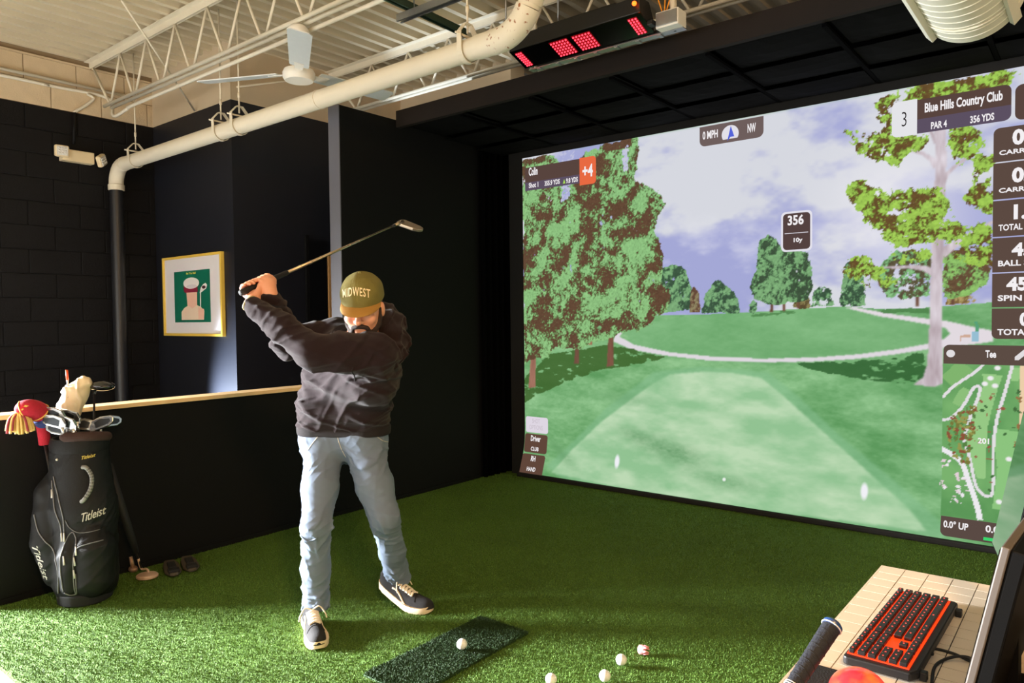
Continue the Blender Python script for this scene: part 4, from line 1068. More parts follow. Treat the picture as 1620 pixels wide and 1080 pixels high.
mk('compass_dial', ([(cu + cr * math.cos(a), -0.003, cv + cr * math.sin(a)) for a in np.linspace(-0.55, math.pi + 0.55, 22)], [tuple(range(22))]), pmat((226, 224, 232)), wd)
mk('compass_arrow', ([(cu - 0.02, -0.005, cv - 0.045), (cu + 0.005, -0.005, cv + 0.055), (cu + 0.03, -0.005, cv - 0.02), (cu + 0.003, -0.005, cv - 0.02)], [(0, 3, 1), (3, 2, 1)]), pmat((84, 100, 216)), wd)
hp = panel(*(3.218, 3.681, 2.413, 2.611), DK, 0.035, corners=(1, 0, 0, 1))
u0, u1, v0, v1 = (3.218, 3.681, 2.413, 2.611)
panel(u0, u1, v0, v0 + (v1 - v0) * 0.42, PU, 0.035, lift=0.002, corners=(0, 0, 0, 1), parent=hp, name='panel_row')
letters('Blue Hills Country Club', (3.258, 3.641, 2.548, 0.072), hp, bold=0.03)
letters('PAR 4', (3.291, 3.372, 2.447, 0.041), hp)
letters('356 YDS', (3.487, 3.602, 2.447, 0.042), hp)
wp = panel(*(3.083, 3.218, 2.409, 2.618), (228, 228, 232), 0.03, lift=0.002, corners=(0, 1, 1, 0))
letters('3', (3.137, 3.163, 2.51, 0.086), wp, col=(40, 34, 36), lift=0.006, bold=-0.01)
xp = panel(*(3.698, 3.795, 2.406, 2.599), DK, 0.035, corners=(0, 1, 1, 0))
# the stack of shot data
rows = [('0.0', 'CARRY (grn)', 203, 258), ('0.0', 'CARRY (roll)', 260, 317), ('1.4', 'TOTAL LENGTH', 319, 375), ('4.9', 'BALL SPEED', 377, 431), ('45.0', 'SPIN AXIS', 433, 486), ('0', 'TOTAL SPIN', 488, 536)]
dp0 = 3.6
_rowz = [(2.377, 2.189), (2.182, 1.981), (1.973, 1.773), (1.766, 1.574), (1.567, 1.378), (1.371, 1.2)]
_numz = [(2.314, 0.087), (2.106, 0.084), (1.904, 0.084), (1.695, 0.077), (1.506, 0.077), (1.31, 0.077)]
_capz = [(2.234, 0.034), (2.025, 0.034), (1.822, 0.035), (1.623, 0.033), (1.429, 0.033), (1.239, 0.035)]
DCX = (dp0 + SX1 - 0.01) / 2
for i, ((za, zb), (nz, nh), (cz, ch), (num, cap, _, _)) in enumerate(zip(_rowz, _numz, _capz, rows)):
    q = panel(dp0, SX1 - 0.01, zb, za, (92, 74, 66), 0.03, corners=(1 if i == 0 else 0, 1 if i == 0 else 0, 1 if i == 5 else 0, 1 if i == 5 else 0), name='data_panel')
    w = {'0.0': 0.13, '1.4': 0.11, '4.9': 0.125, '45.0': 0.17, '0': 0.045}[num]
    letters(num, (DCX - w / 2, DCX + w / 2, nz, nh), q, bold=0.045)
    letters(cap, (DCX - 0.125, DCX + 0.125, cz, ch), q)
mh = panel(MX0 + 0.002, MX1, MZ1, 1.164, (92, 76, 68), 0.03, corners=(1, 1, 0, 0), name='map_header')
letters('Tee', (3.572, 3.623, 1.114, 0.043), mh)
mcu, mcv = (3.401, 1.113)
mk('map_button', ([(mcu + 0.022 * math.cos(a), -0.004, mcv + 0.022 * math.sin(a)) for a in np.linspace(0, 2 * math.pi, 17)[:-1]], [tuple(range(16))]), pmat((226, 222, 224)), mh)
au, av = (3.74, 1.113)
mk('expand_mark', ([(au - .03, -.004, av - .03), (au - .012, -.004, av - .03), (au + .03, -.004, av + .012), (au + .03, -.004, av + .03), (au + .012, -.004, av + .03), (au - .03, -.004, av - .012)], [(0, 1, 2, 3, 4, 5)]), pmat((226, 222, 224)), mh)
mf = panel(MX0 + 0.002, MX1, 0.061 - 0.005, MZ0, (90, 74, 68), 0.03, corners=(0, 0, 1, 1), name='map_footer')
letters('0.0° UP', (3.379, 3.503, 0.122, 0.04), mf)
letters('0.0°', (3.586, 3.668, 0.129, 0.04), mf)
letters('201', (3.539, 3.594, 0.617, 0.033), scr, lift=0.003)
panel(3.578, 3.674, 0.062, 0.085, (60, 214, 110), 0.0, name='green_bar')
sg = panel(*(2.42, 2.619, 1.764, 2.027), (228, 226, 236), 0.03, name='distance_sign')
panel(*(2.433, 2.607, 1.776, 2.014), (84, 66, 64), 0.025, lift=0.003, parent=sg, name='sign_face')
letters('356', (2.464, 2.567, 1.969, 0.066), sg, lift=0.006)
letters('10y', (2.503, 2.56, 1.834, 0.037), sg, lift=0.006)
panel(*(2.445, 2.595, 1.882, 1.886), (228, 226, 236), 0, lift=0.005, parent=sg, name='sign_rule')
ob = panel(*(0.255, 0.489, 0.372, 0.507), (222, 214, 226), 0.02, name='button')
letters('SHOT', (0.326, 0.407, 0.472, 0.037), ob, col=(196, 186, 196), bold=0.0); letters('OPTIONS', (0.295, 0.436, 0.418, 0.038), ob, col=(196, 186, 196), bold=0.0)
ob = panel(*(0.249, 0.487, 0.205, 0.361), (96, 70, 58), 0.02, name='button')
letters('Driver', (0.314, 0.418, 0.324, 0.049), ob); letters('CLUB', (0.323, 0.404, 0.238, 0.033), ob)
ob = panel(*(0.243, 0.482, 0.037, 0.192), (96, 70, 58), 0.02, corners=(1, 1, 0, 0), name='button')
letters('RH', (0.339, 0.386, 0.159, 0.043), ob); letters('HAND', (0.315, 0.405, 0.074, 0.033), ob)

# ------------------------------------------------------------------ organic surfaces: distance fields meshed with surface nets
class Field:
    def __init__(self, k=0.02):
        self.k = k; self.pr = []; self.cuts = []; self.disp = None
    def cap(self, a, b, ra, rb=None, k=None):
        rb = ra if rb is None else rb
        a = np.array(a, float); b = np.array(b, float)
        self.pr.append(('c', a, b, ra, rb, (a + b) / 2, np.linalg.norm(b - a) / 2 + max(ra, rb), self.k if k is None else k)); return self
    def chain(self, pts, rs, k=None):
        for i in range(len(pts) - 1): self.cap(pts[i], pts[i + 1], rs[i], rs[i + 1], k)
        return self
    def ell(self, c, rad, R=np.eye(3), k=None):
        c = np.array(c, float); self.pr.append(('e', c, np.array(R, float), np.array(rad, float), 0, c, max(rad), self.k if k is None else k)); return self
    def cut(self, p, n, k=0.004):
        """remove everything on the side n points to"""
        self.cuts.append((np.array(p, float), np.array(n, float) / np.linalg.norm(n), k)); return self
    def bounds(self, m=0.02):
        lo = np.min([q[5] - q[6] for q in self.pr], 0) - m; hi = np.max([q[5] + q[6] for q in self.pr], 0) + m
        return lo, hi
    def __call__(self, P, cull=True):
        use = self.pr
        if cull:
            lo = P.min(0); hi = P.max(0); pc = (lo + hi) / 2; prr = np.linalg.norm(hi - lo) / 2
            dd = [np.linalg.norm(q[5] - pc) - q[6] - prr for q in self.pr]
            m = min(dd); use = [q for q, d in zip(self.pr, dd) if d < max(0.05, m + 1e-6)]
        out = None
        for q in use:
            if q[0] == 'c':
                _, a, b, ra, rb, _, _, k = q
                ab = b - a; L = max(ab @ ab, 1e-9); t = np.clip((P - a) @ ab / L, 0, 1)
                d = np.linalg.norm(P - a - t[:, None] * ab, axis=1) - (ra + (rb - ra) * t)
            else:
                _, c, R, rad, _, _, _, k = q
                l = (P - c) @ R.T
                k0 = np.linalg.norm(l / rad, axis=1); k1 = np.maximum(np.linalg.norm(l / rad ** 2, axis=1), 1e-6)
                d = k0 * (k0 - 1) / k1
            if out is None: out = d
            else:
                h = np.clip(0.5 + 0.5 * (d - out) / k, 0, 1)
                hm = np.maximum(k - np.abs(d - out), 0) / k
                out = np.minimum(d, out) - hm * hm * k * 0.25
        if self.disp is not None: out = out + self.disp(P)
        for p, n, k in self.cuts:
            e = (P - p) @ n
            h = np.maximum(k - np.abs(out - e), 0) / k
            out = np.maximum(out, e) + h * h * k * 0.25
        return out

def net(fn, lo, hi, h, B=16):
    lo = np.array(lo, float); n = np.ceil((np.array(hi) - lo) / h / B).astype(int)
    blk = np.stack(np.meshgrid(*[np.arange(k) for k in n], indexing='ij'), -1).reshape(-1, 3)
    cen = lo + (blk + 0.5) * B * h
    d = np.concatenate([fn(cen[i:i + 20000], False) for i in range(0, len(cen), 20000)])
    blk = blk[np.abs(d) < B * h * 0.87 * 1.25 + 0.03]
    N = n * B + 2
    gid = lambda c: (c[..., 0] * N[1] + c[..., 1]) * N[2] + c[..., 2]
    g = np.stack(np.meshgrid(*[np.arange(B + 1)] * 3, indexing='ij'), -1)
    VI = []; VP = []; QF = []
    corners = [(i, j, k) for i in (0, 1) for j in (0, 1) for k in (0, 1)]
    edges = [(a, b) for a in range(8) for b in range(a + 1, 8) if bin(a ^ b).count('1') == 1]
    for bb in blk:
        gi = g + bb * B
        P = lo + gi.reshape(-1, 3) * h
        D = fn(P).reshape(B + 1, B + 1, B + 1)
        ins = D < 0
        if ins.all() or not ins.any(): continue
        Cs = [D[i:B + i, j:B + j, k:B + k] for i, j, k in corners]
        sgn = np.stack([c < 0 for c in Cs], -1); act = sgn.any(-1) & ~sgn.all(-1)
        ii = np.argwhere(act)
        if len(ii):
            cd = np.stack([c[act] for c in Cs], -1)
            S = np.zeros((len(ii), 3)); cnt = np.zeros(len(ii))
            for a, b in edges:
                m = (cd[:, a] < 0) != (cd[:, b] < 0)
                t = np.where(m, cd[:, a] / np.where(m, cd[:, a] - cd[:, b], 1), 0)
                pa = np.array(corners[a], float); pb = np.array(corners[b], float)
                S += np.where(m[:, None], pa + t[:, None] * (pb - pa), 0); cnt += m
            VP.append(lo + (ii + bb * B + S / cnt[:, None]) * h); VI.append(gid(ii + bb * B))
        for ax in range(3):
            sl0 = [slice(0, B)] * 3; sl1 = [slice(0, B)] * 3; sl1[ax] = slice(1, B + 1)
            a = ins[tuple(sl0)]; b = ins[tuple(sl1)]
            e = np.argwhere(a != b)
            if not len(e): continue
            flip = a[tuple(e.T)]
            c = e + bb * B
            u = np.zeros(3, int); v = np.zeros(3, int); u[(ax + 1) % 3] = 1; v[(ax + 2) % 3] = 1
            q = np.stack([gid(c - u - v), gid(c - v), gid(c), gid(c - u)], -1)
            q[~flip] = q[~flip][:, ::-1]
            QF.append(q)
    VI = np.concatenate(VI); VP = np.concatenate(VP); QF = np.concatenate(QF)
    o = np.argsort(VI); VI = VI[o]; VP = VP[o]
    ix = np.searchsorted(VI, QF); ix = np.clip(ix, 0, len(VI) - 1)
    ok = (VI[ix] == QF).all(1)
    return VP, ix[ok]

def field_obj(name, F_, h, m, parent, relax=1, kind=None):
    lo, hi = F_.bounds()
    V, Q = net(F_, lo, hi, h)
    for _ in range(relax):           # light smoothing of grid steps
        s = np.zeros_like(V); c = np.zeros(len(V))
        for a, b in ((0, 1), (1, 2), (2, 3), (3, 0)):
            np.add.at(s, Q[:, a], V[Q[:, b]]); np.add.at(c, Q[:, a], 1)
            np.add.at(s, Q[:, b], V[Q[:, a]]); np.add.at(c, Q[:, b], 1)
        V = V * 0.5 + 0.5 * s / np.maximum(c, 1)[:, None]
    o = big_mesh(name, V, Q, m, parent, kind)
    o.data.polygons.foreach_set('use_smooth', [True] * len(o.data.polygons)); o.data.update()
    return o

def unit(v): v = np.array(v, float); return v / np.linalg.norm(v)
def A(*p): return np.array(p, float)

# ------------------------------------------------------------------ the golfer
CAMR = unit((0.778, 0.628, 0)); CAMF = unit((-0.628, 0.777, 0)); UP = A(0, 0, 1)
ankR = A(*(1.3919, -2.9853, 0.1004)); kneeR = A(*(1.4545, -3.0224, 0.4644)); hipR = A(*(1.3128, -2.8668, 0.7708))
ankL = A(*(1.5075, -2.6076, 0.1309)); kneeL = A(*(1.6402, -2.7948, 0.4721)); hipL = A(*(1.4663, -2.7684, 0.7723))
shL = A(*(1.7769, -2.9495, 1.2017)); elL = A(*(1.6636, -3.1688, 1.2243)); wrL = A(*(1.4075, -3.2778, 1.4132))
shR = A(*(1.3823, -2.841, 1.2733)); elR = A(*(1.2845, -3.0241, 1.2466)); wrR = A(*(1.3959, -3.1827, 1.4508))
neck0 = A(*(1.6281, -2.888, 1.2413)); neck1 = A(*(1.6624, -2.9072, 1.3494))
pel = A(*(1.3765, -2.8007, 0.8117)); wai = A(*(1.4217, -2.8221, 0.963)); che = A(*(1.5499, -2.8782, 1.1432))
headc = A(*(1.695, -2.9431, 1.3994))
person = thing('person', 'bearded golfer in dark hoodie, light jeans and green cap mid backswing', 'person', (1.48, -2.82, 0.0))

HB_ = math.radians(19); HY = math.radians(-1)
cdir = -CAMF * math.cos(HY) + CAMR * math.sin(HY); sdir = CAMR * math.cos(HY) + CAMF * math.sin(HY)
gz_ = cdir * math.cos(HB_) - UP * math.sin(HB_); uz_ = cdir * math.sin(HB_) + UP * math.cos(HB_)
HR = np.stack([sdir, gz_, uz_])                         # rows: side, gaze, up
def H(s, g_, u): return headc + s * sdir + g_ * gz_ + u * uz_

# club: grip line in the hands, shaft going back over the shoulder
butt = A(*(1.3424, -3.2768, 1.4663)); chd = A(*(1.1696, -2.242, 1.8626))
ca_ = unit(chd - butt); CL = np.linalg.norm(chd - butt)
def hand(F_, wrist, t0, side):
    """a fist closed round the grip: palm, four wrapped fingers, thumb along the shaft"""
    ctr = butt + ca_ * (t0 + 0.035)
    n1 = (wrist - ctr); n1 = unit(n1 - ca_ * (n1 @ ca_)); n2 = np.cross(ca_, n1) * side
    R0 = 0.021
    kn = []
    for i in range(4):
        t = t0 + 0.004 + i * 0.0185
        rr = (0.0080, 0.0088, 0.0092, 0.0086)[i]
        c = butt + ca_ * t
        pts = []
        span = (200, 225, 235, 220)[i]
        for s in range(8):
            a = math.radians(35 + span * s / 7)
            pts.append(c + (R0 + 0.004) * (math.cos(a) * n1 + math.sin(a) * n2) * (1.22 - 0.22 * min(1, s / 3)))
        F_.chain(pts, [rr + 0.0015, rr + 0.001] + [rr] * 5 + [rr * 0.85], k=0.004)
        kn.append(pts[0])
    base = wrist
    for i in range(4):
        F_.cap(base + (kn[i] - base) * 0.25, kn[i], 0.017, 0.0125, k=0.012)
    F_.cap(wrist, (kn[1] + kn[2]) / 2, 0.026, 0.02, k=0.02)
    # thumb: leaves the side of the palm near the wrist and lies along the grip
    tb = wrist * 0.55 + (kn[3] if True else kn[0]) * 0.45 - n2 * 0.012
    c2 = butt + ca_ * (t0 + 0.062) + (R0 + 0.004) * (0.75 * n1 - 0.65 * n2); c3 = butt + ca_ * (t0 + 0.095) + (R0 + 0.002) * (0.35 * n1 - 0.9 * n2)
    F_.chain([tb, c2, c3], [0.014, 0.011, 0.0085], k=0.008)
    return kn

Bf = Field(0.02)
# head
Bf.ell(H(0, -0.008, 0.018), (0.074, 0.094, 0.098), HR)
Bf.ell(H(0, 0.028, -0.055), (0.058, 0.060, 0.062), HR, k=0.035)
Bf.ell(H(0, 0.062, -0.092), (0.026, 0.024, 0.02), HR, k=0.02)
Bf.cap(H(0, 0.082, 0.008), H(0, 0.108, -0.030), 0.009, 0.0135, k=0.010)
for s in (-1, 1):
    Bf.ell(H(s * 0.012, 0.094, -0.034), (0.009, 0.010, 0.008), HR, k=0.006)
    Bf.cap(H(s * 0.014, 0.088, 0.018), H(s * 0.045, 0.074, 0.018), 0.011, 0.009, k=0.012)
    Bf.ell(H(s * 0.042, 0.066, -0.028), (0.022, 0.018, 0.020), HR, k=0.02)
    Bf.ell(H(s * 0.079, -0.012, -0.012), (0.010, 0.019, 0.031), HR, k=0.006)
    Bf.ell(H(s * 0.032, 0.079, -0.001), (0.013, 0.008, 0.008), HR, k=0.004)
Bf.cap(H(-0.018, 0.084, -0.064), H(0.018, 0.084, -0.064), 0.007, 0.007, k=0.008)
Bf.cap(H(-0.014, 0.081, -0.076), H(0.014, 0.081, -0.076), 0.007, 0.007, k=0.008)
Bf.cap(H(0, -0.03, -0.06), neck0, 0.055, 0.062, k=0.04)
# trunk, limbs (under the clothes)
Bf.cap(shL * 0.9 + neck0 * 0.1, shR * 0.9 + neck0 * 0.1, 0.055, 0.055, k=0.05)
Bf.cap(neck0, che, 0.075, 0.095, k=0.05).cap(che, wai, 0.095, 0.095, k=0.05).cap(wai, pel, 0.095, 0.09, k=0.05)
Bf.cap(hipR, hipL, 0.07, 0.07, k=0.05)
Bf.chain([shL, elL, wrL], [0.05, 0.042, 0.027], k=0.03); Bf.chain([shR, elR, wrR], [0.05, 0.042, 0.027], k=0.03)
Bf.chain([hipR, kneeR, ankR], [0.075, 0.05, 0.035], k=0.03); Bf.chain([hipL, kneeL, ankL], [0.075, 0.05, 0.035], k=0.03)
footR = A(1.60, -3.125, 0.04); footL = A(1.67, -2.60, 0.045)
Bf.cap(ankR, A(1.37, -3.0, 0.045), 0.032, 0.028); Bf.cap(A(1.40, -3.02, 0.045), A(1.54, -3.093, 0.036), 0.026, 0.012)
Bf.cap(ankL, A(1.455, -2.63, 0.09), 0.032, 0.028); Bf.cap(A(1.475, -2.636, 0.085), A(1.60, -2.61, 0.040), 0.024, 0.012)
hand(Bf, wrL, 0.015, 1); hand(Bf, wrR, 0.085, -1)
M['skin'] = mat('warm_skin', (224, 160, 130), 0.5, var=0.06, scale=25)
M['skin'].node_tree.nodes['Principled BSDF'].inputs['Subsurface Weight'].default_value = 0.08
body = field_obj('body', Bf, 0.0034, M['skin'], person, relax=1)

# hair, beard, brows, eyes
M['hair'] = mat('dark_brown_hair', (46, 32, 26), 0.8, var=0.3, scale=80, bump=0.5, bscale=260)
bd = Field(0.012)
jaw = [H(s * 0.066, 0.0 + 0.064 * (1 - (s) ** 2) , -0.055 - 0.040 * (1 - s * s)) for s in np.linspace(-1, 1, 11)]
bd.chain(jaw, [0.010] + [0.0155] * 9 + [0.010], k=0.012)
bd.chain([H(s * 0.060, 0.012 + 0.070 * (1 - s * s), -0.070 - 0.034 * (1 - s * s)) for s in np.linspace(-1, 1, 9)], [0.012] * 9, k=0.012)
bd.chain([H(s * 0.030, 0.091 - 0.010 * s * s, -0.052 - 0.012 * s * s) for s in np.linspace(-1, 1, 7)], [0.006, 0.008, 0.0085, 0.0085, 0.0085, 0.008, 0.006], k=0.006)
for s in (-1, 1):
    bd.chain([H(s * 0.030, 0.084, -0.060), H(s * 0.036, 0.074, -0.082)], [0.007, 0.010], k=0.008)
    bd.chain([H(s * 0.074, 0.012, 0.0), H(s * 0.070, 0.015, -0.04), H(s * 0.064, 0.02, -0.062)], [0.006, 0.009, 0.012], k=0.01)
field_obj('beard', bd, 0.0028, M['hair'], person)
for s in (-1, 1):
    mk('eyebrow', tube([H(s * 0.015, 0.0985, 0.016), H(s * 0.033, 0.093, 0.021), H(s * 0.052, 0.079, 0.014)], [0.0035, 0.0045, 0.002], 6), M['hair'], person, smooth=True)
    ev, ef = sphere((0, 0, 0), 0.0125, 14, 10)
    mk('eyelid_line', tube([H(s * 0.020, 0.0875, -0.0045), H(s * 0.032, 0.0885, -0.007), H(s * 0.044, 0.083, -0.0045)], 0.0016, 6), M['hair'], person, smooth=True)
hr = Field(0.015)
hr.ell(H(0, -0.03, 0.0), (0.078, 0.083, 0.085), HR); hr.cut(H(0, -0.005, -0.02), gz_).cut(H(0, 0, -0.062), -uz_)
field_obj('hair', hr, 0.004, M['hair'], person)

# baseball cap
M['cap'] = mat('olive_cap_cloth', (112, 104, 48), 0.85, var=0.14, scale=30, bump=0.3, bscale=500)
M['cap_brim'] = mat('tan_cap_brim', (160, 118, 50), 0.8, var=0.1, scale=30, bump=0.3, bscale=500)
M['cream_thread'] = mat('cream_embroidery', (236, 214, 168), 0.8)
cpf = Field(0.012)
cpf.ell(H(0, -0.012, 0.036), (0.087, 0.107, 0.098), HR)
cpf.ell(H(0, 0.030, 0.078), (0.074, 0.060, 0.064), HR, k=0.03)
cpf.ell(H(0, -0.03, 0.075), (0.078, 0.07, 0.066), HR, k=0.03)
cpf.cut(H(0, 0, 0.034) , -(uz_ * 0.985 + gz_ * 0.17))
def cap_disp(P):
    l = (P - headc) @ HR.T
    a = np.arctan2(l[:, 0], l[:, 1])
    return 0.0012 * np.exp(-(np.abs(np.sin(a * 3)) / 0.05) ** 2) + 0.0012 * np.sin(l[:, 0] * 90 + 3) * np.sin(l[:, 2] * 70)
cpf.disp = cap_disp
capo = field_obj('baseball_cap', cpf, 0.0026, M['cap'], person)
mk('cap_button', sphere(H(0, -0.006, 0.144), 0.007, 10, 8), M['cap'], capo, smooth=True)
# brim: curved sheet with thickness
V = []; Fq = []; NA, NR = 24, 6
for lay in (0, 1):
    for i in range(NA + 1):
        th = math.radians(-78 + 156 * i / NA)
        for j in range(NR + 1):
            q = j / NR
            ix_, iy_ = 0.083 * math.sin(th), 0.100 * math.cos(th) - 0.012
            out = 0.060 * max(0.0, math.cos(th * 0.98)) ** 0.55
            s_, g2 = ix_ * (1 + 0.03 * q), iy_ + out * q
            drop = -1.1 * s_ ** 2 - 0.012 * q * q
            V.append(H(s_, g2, 0.026 - g2 * 0.17 + 0.020 + drop - lay * 0.0035))
n1_ = (NA + 1) * (NR + 1)
for i in range(NA):
    for j in range(NR):
        a = i * (NR + 1) + j; b = a + NR + 1
        Fq += [(a, a + 1, b + 1, b), (n1_ + a, n1_ + b, n1_ + b + 1, n1_ + a + 1)]
    a = i * (NR + 1) + NR; b = a + NR + 1
    Fq.append((a, n1_ + a, n1_ + b, b))
mk('brim', (V, Fq), M['cap_brim'], capo, smooth=True, autosmooth=60)
# arched lettering laid on the front of the crown
bv = bvh_of(capo)
tv, tf = text_mesh('MIDWEST', bold=0.015, spacing=1.12)
TV = []
off = base_of(person)
for a, b in tv:
    s_ = (a - 0.5) * 0.110 - 0.003; arch = 0.014 * math.cos((a - 0.5) * math.pi) 
    u_ = 0.066 + arch + b * 0.032
    o_ = H(s_, 0.2, u_) - off
    hit, nrm, _, _ = bv.ray_cast(Vector(o_), Vector(-gz_))
    TV.append((np.array(hit) + np.array(nrm) * 0.0028 + off) if hit is not None else H(s_, 0.1, u_))
mk('cap_lettering', (TV, tf), M['cream_thread'], capo)

# jeans
def folds(amp, f1, f2, seed):
    """soft creases: narrow ridges that wander, fading in and out over the cloth"""
    rg = np.random.default_rng(seed); ph = rg.uniform(0, 6, 8)
    Ds = [unit(rg.normal(size=3)) for _ in range(6)]
    def fn(P):
        out = 0
        for i in range(3):
            warp = 1.6 * np.sin(P @ Ds[(i + 1) % 6] * f2 + ph[i]) + 0.8 * np.sin(P @ Ds[(i + 3) % 6] * f2 * 2.3 + ph[i + 1])
            c = np.sin(P @ unit(Ds[i] * A(1, 1, 1.2)) * f1 * (1 + 0.35 * i) + warp)
            gate = 0.5 + 0.5 * np.sin(P @ Ds[(i + 4) % 6] * f2 * 0.8 + ph[i + 3])
            out = out - gate * np.maximum(0, c) ** 3
        return amp * (out + 0.35)
    return fn
def denim(name):
    m = mat(name, (108, 121, 141), 0.85, var=0.10, scale=9, bump=0.25, bscale=700)
    return m
M['denim'] = denim('light_wash_denim')
jf = Field(0.03)
jf.chain([hipR + A(0, 0, 0.03), hipR * 0.45 + kneeR * 0.55, kneeR, kneeR * 0.45 + ankR * 0.55, ankR + A(0, 0, -0.06)], [0.092, 0.078, 0.061, 0.058, 0.056])
jf.chain([hipL + A(0, 0, 0.03), hipL * 0.45 + kneeL * 0.55, kneeL, kneeL * 0.45 + ankL * 0.55, ankL + unit(ankL - kneeL) * 0.05], [0.092, 0.080, 0.064, 0.056, 0.054])
jf.cap(hipR + A(0, 0, 0.06), hipL + A(0, 0, 0.06), 0.105, 0.105, k=0.05); jf.cap(hipR + A(-.03, .02, 0.02), hipL + A(-.03, .02, 0.02), 0.10, 0.10, k=0.04)
jl = folds(0.0085, 60, 22, 4); jk = folds(0.004, 120, 40, 9)
def jd(P):
    z = P[:, 2]
    lowe = np.exp(-((z - 0.12) / 0.10) ** 2) + 0.8 * np.exp(-((z - 0.42) / 0.09) ** 2) + 0.7 * np.exp(-((z - 0.72) / 0.07) ** 2) + 0.25
    return (jl(P) + jk(P)) * np.minimum(lowe, 1.1)
jf.disp = jd
dR = unit(ankR - kneeR); dL = unit(ankL - kneeL)
jf.cut(ankR + dR * 0.035, A(dR[0] * .3, dR[1] * .3, -1)); 
_jfc = jf.cuts; jf.cuts = []
class JeansField(Field): pass
def jeans_eval(P, cull=True, _c=jf):
    d = Field.__call__(_c, P, cull)
    # each leg ends at its own hem plane
    eR = (P - (ankR + dR * 0.032)) @ unit(A(0.1, -0.1, -1)); eL = (P - (ankL + dL * 0.030)) @ dL
    nearL = ((P - ankL) ** 2).sum(1) < ((P - ankR) ** 2).sum(1)
    e = np.where(nearL, eL, eR); e = np.where(P[:, 2] < 0.4, e, -1.0)
    return np.maximum(d, e)
lo, hi = jf.bounds(); V, Q = net(jeans_eval, lo, hi, 0.0048)
jeans = big_mesh('jeans', V, Q, M['denim'], person); jeans.data.polygons.foreach_set('use_smooth', [True] * len(jeans.data.polygons))
M['denim_seam'] = mat('denim_stitch', (196, 190, 178), 0.8)
# seam lines, fly and pocket stitching laid on the denim
jb_ = bvh_of(jeans)
def on_surface(bvh, pts, frm, offs, lift=0.001):
    out = []
    for p in pts:
        d = unit(np.array(p) - frm(p))
        hit, nrm, _, _ = bvh.ray_cast(Vector(np.array(frm(p)) - offs), Vector(d))
        if hit is not None: out.append(np.array(hit) + np.array(nrm) * lift + offs)
    return out
def seam(name, pts, m, r=0.0018, bvh=None, par=None):
    """drop each point on to the cloth along the line of sight from the front"""
    out = []
    for p in smooth_path(pts, 6):
        o_ = p - CAMF * 0.6 - off
        hit, nrm, _, _ = bvh.ray_cast(Vector(o_), Vector(CAMF))
        if hit is not None: out.append(np.array(hit) + np.array(nrm) * 0.0004 + off)
    if len(out) > 3: mk(name, tube(out, r, 5), m, par, smooth=True)
seam('fly_seam', [A(*(1.4811, -2.9339, 0.8338)), A(*(1.488, -2.9298, 0.7977)), A(*(1.506, -2.918, 0.7339))], M['denim_seam'], 0.0016, jb_, jeans)
seam('pocket_seam', [A(*(1.4144, -2.9878, 0.8347)), A(*(1.3912, -3.0082, 0.7963)), A(*(1.3765, -3.0212, 0.7689))], M['denim_seam'], 0.0014, jb_, jeans)
seam('pocket_seam', [A(*(1.6102, -2.8296, 0.832)), A(*(1.6365, -2.8098, 0.7984)), A(*(1.6518, -2.7984, 0.7761))], M['denim_seam'], 0.0014, jb_, jeans)
seam('knee_crease', [A(*(1.3848, -3.0286, 0.4315)), A(*(1.4152, -3.005, 0.409)), A(*(1.4473, -2.9784, 0.4251))], M['denim'], 0.004, jb_, jeans)

# hoodie
M['hoodie'] = mat('washed_black_fleece', (34, 22, 25), 0.95, var=0.16, scale=22, bump=0.3, bscale=420, sheen=0.1, spec=0.2)
hf = Field(0.045)
hf.cap(A(*(1.3085, -2.8786, 0.8797)), A(*(1.4864, -2.7607, 0.8745)), 0.103, 0.103)
hf.cap(A(*(1.3539, -2.8892, 0.9767)), A(*(1.5355, -2.8066, 0.9803)), 0.122, 0.118)
hf.cap(A(*(1.395, -2.8897, 1.0932)), A(*(1.665, -2.8773, 1.093)), 0.122, 0.118)
hf.cap(A(*(1.4158, -2.8686, 1.1949)), A(*(1.7112, -2.901, 1.1712)), 0.108, 0.108)
hf.cap(shR, shL * 0.7 + neck0 * 0.3, 0.080, 0.080)
hf.chain([shL, shL * 0.5 + elL * 0.5, elL, elL * 0.5 + wrL * 0.5, wrL + unit(elL - wrL) * 0.02], [0.094, 0.080, 0.068, 0.058, 0.044], k=0.03)
hf.chain([shR, shR * 0.5 + elR * 0.5, elR, elR * 0.5 + wrR * 0.5, wrR + unit(elR - wrR) * 0.02], [0.090, 0.076, 0.066, 0.056, 0.044], k=0.03)
hl = folds(0.008, 34, 14, 21); hk = folds(0.0055, 75, 24, 33)
def hd_(P):
    ax = unit(wrL - shL); t = (P - shL) @ ax
    c = np.sin(t * 70 + 2.0 * np.sin((P @ CAMF) * 14 + t * 9) + P[:, 2] * 26)
    w = -0.006 * np.maximum(0, c) ** 3 * ((t > 0.0) & (t < 0.55)) * (0.5 + 0.5 * np.sin(t * 17 + 1))
    return hl(P) + hk(P) * 0.8 + w
hf.disp = hd_
hem = A(*(1.4731, -2.8762, 0.8309))
hf.cut(hem + A(0, 0, 0.02), A(0.0, 0, -1))
hoodie = field_obj('hoodie', hf, 0.005, M['hoodie'], person)
M['rib'] = mat('washed_black_ribbing', (28, 21, 23), 0.95, var=0.1, scale=60, bump=0.5, bscale=900)
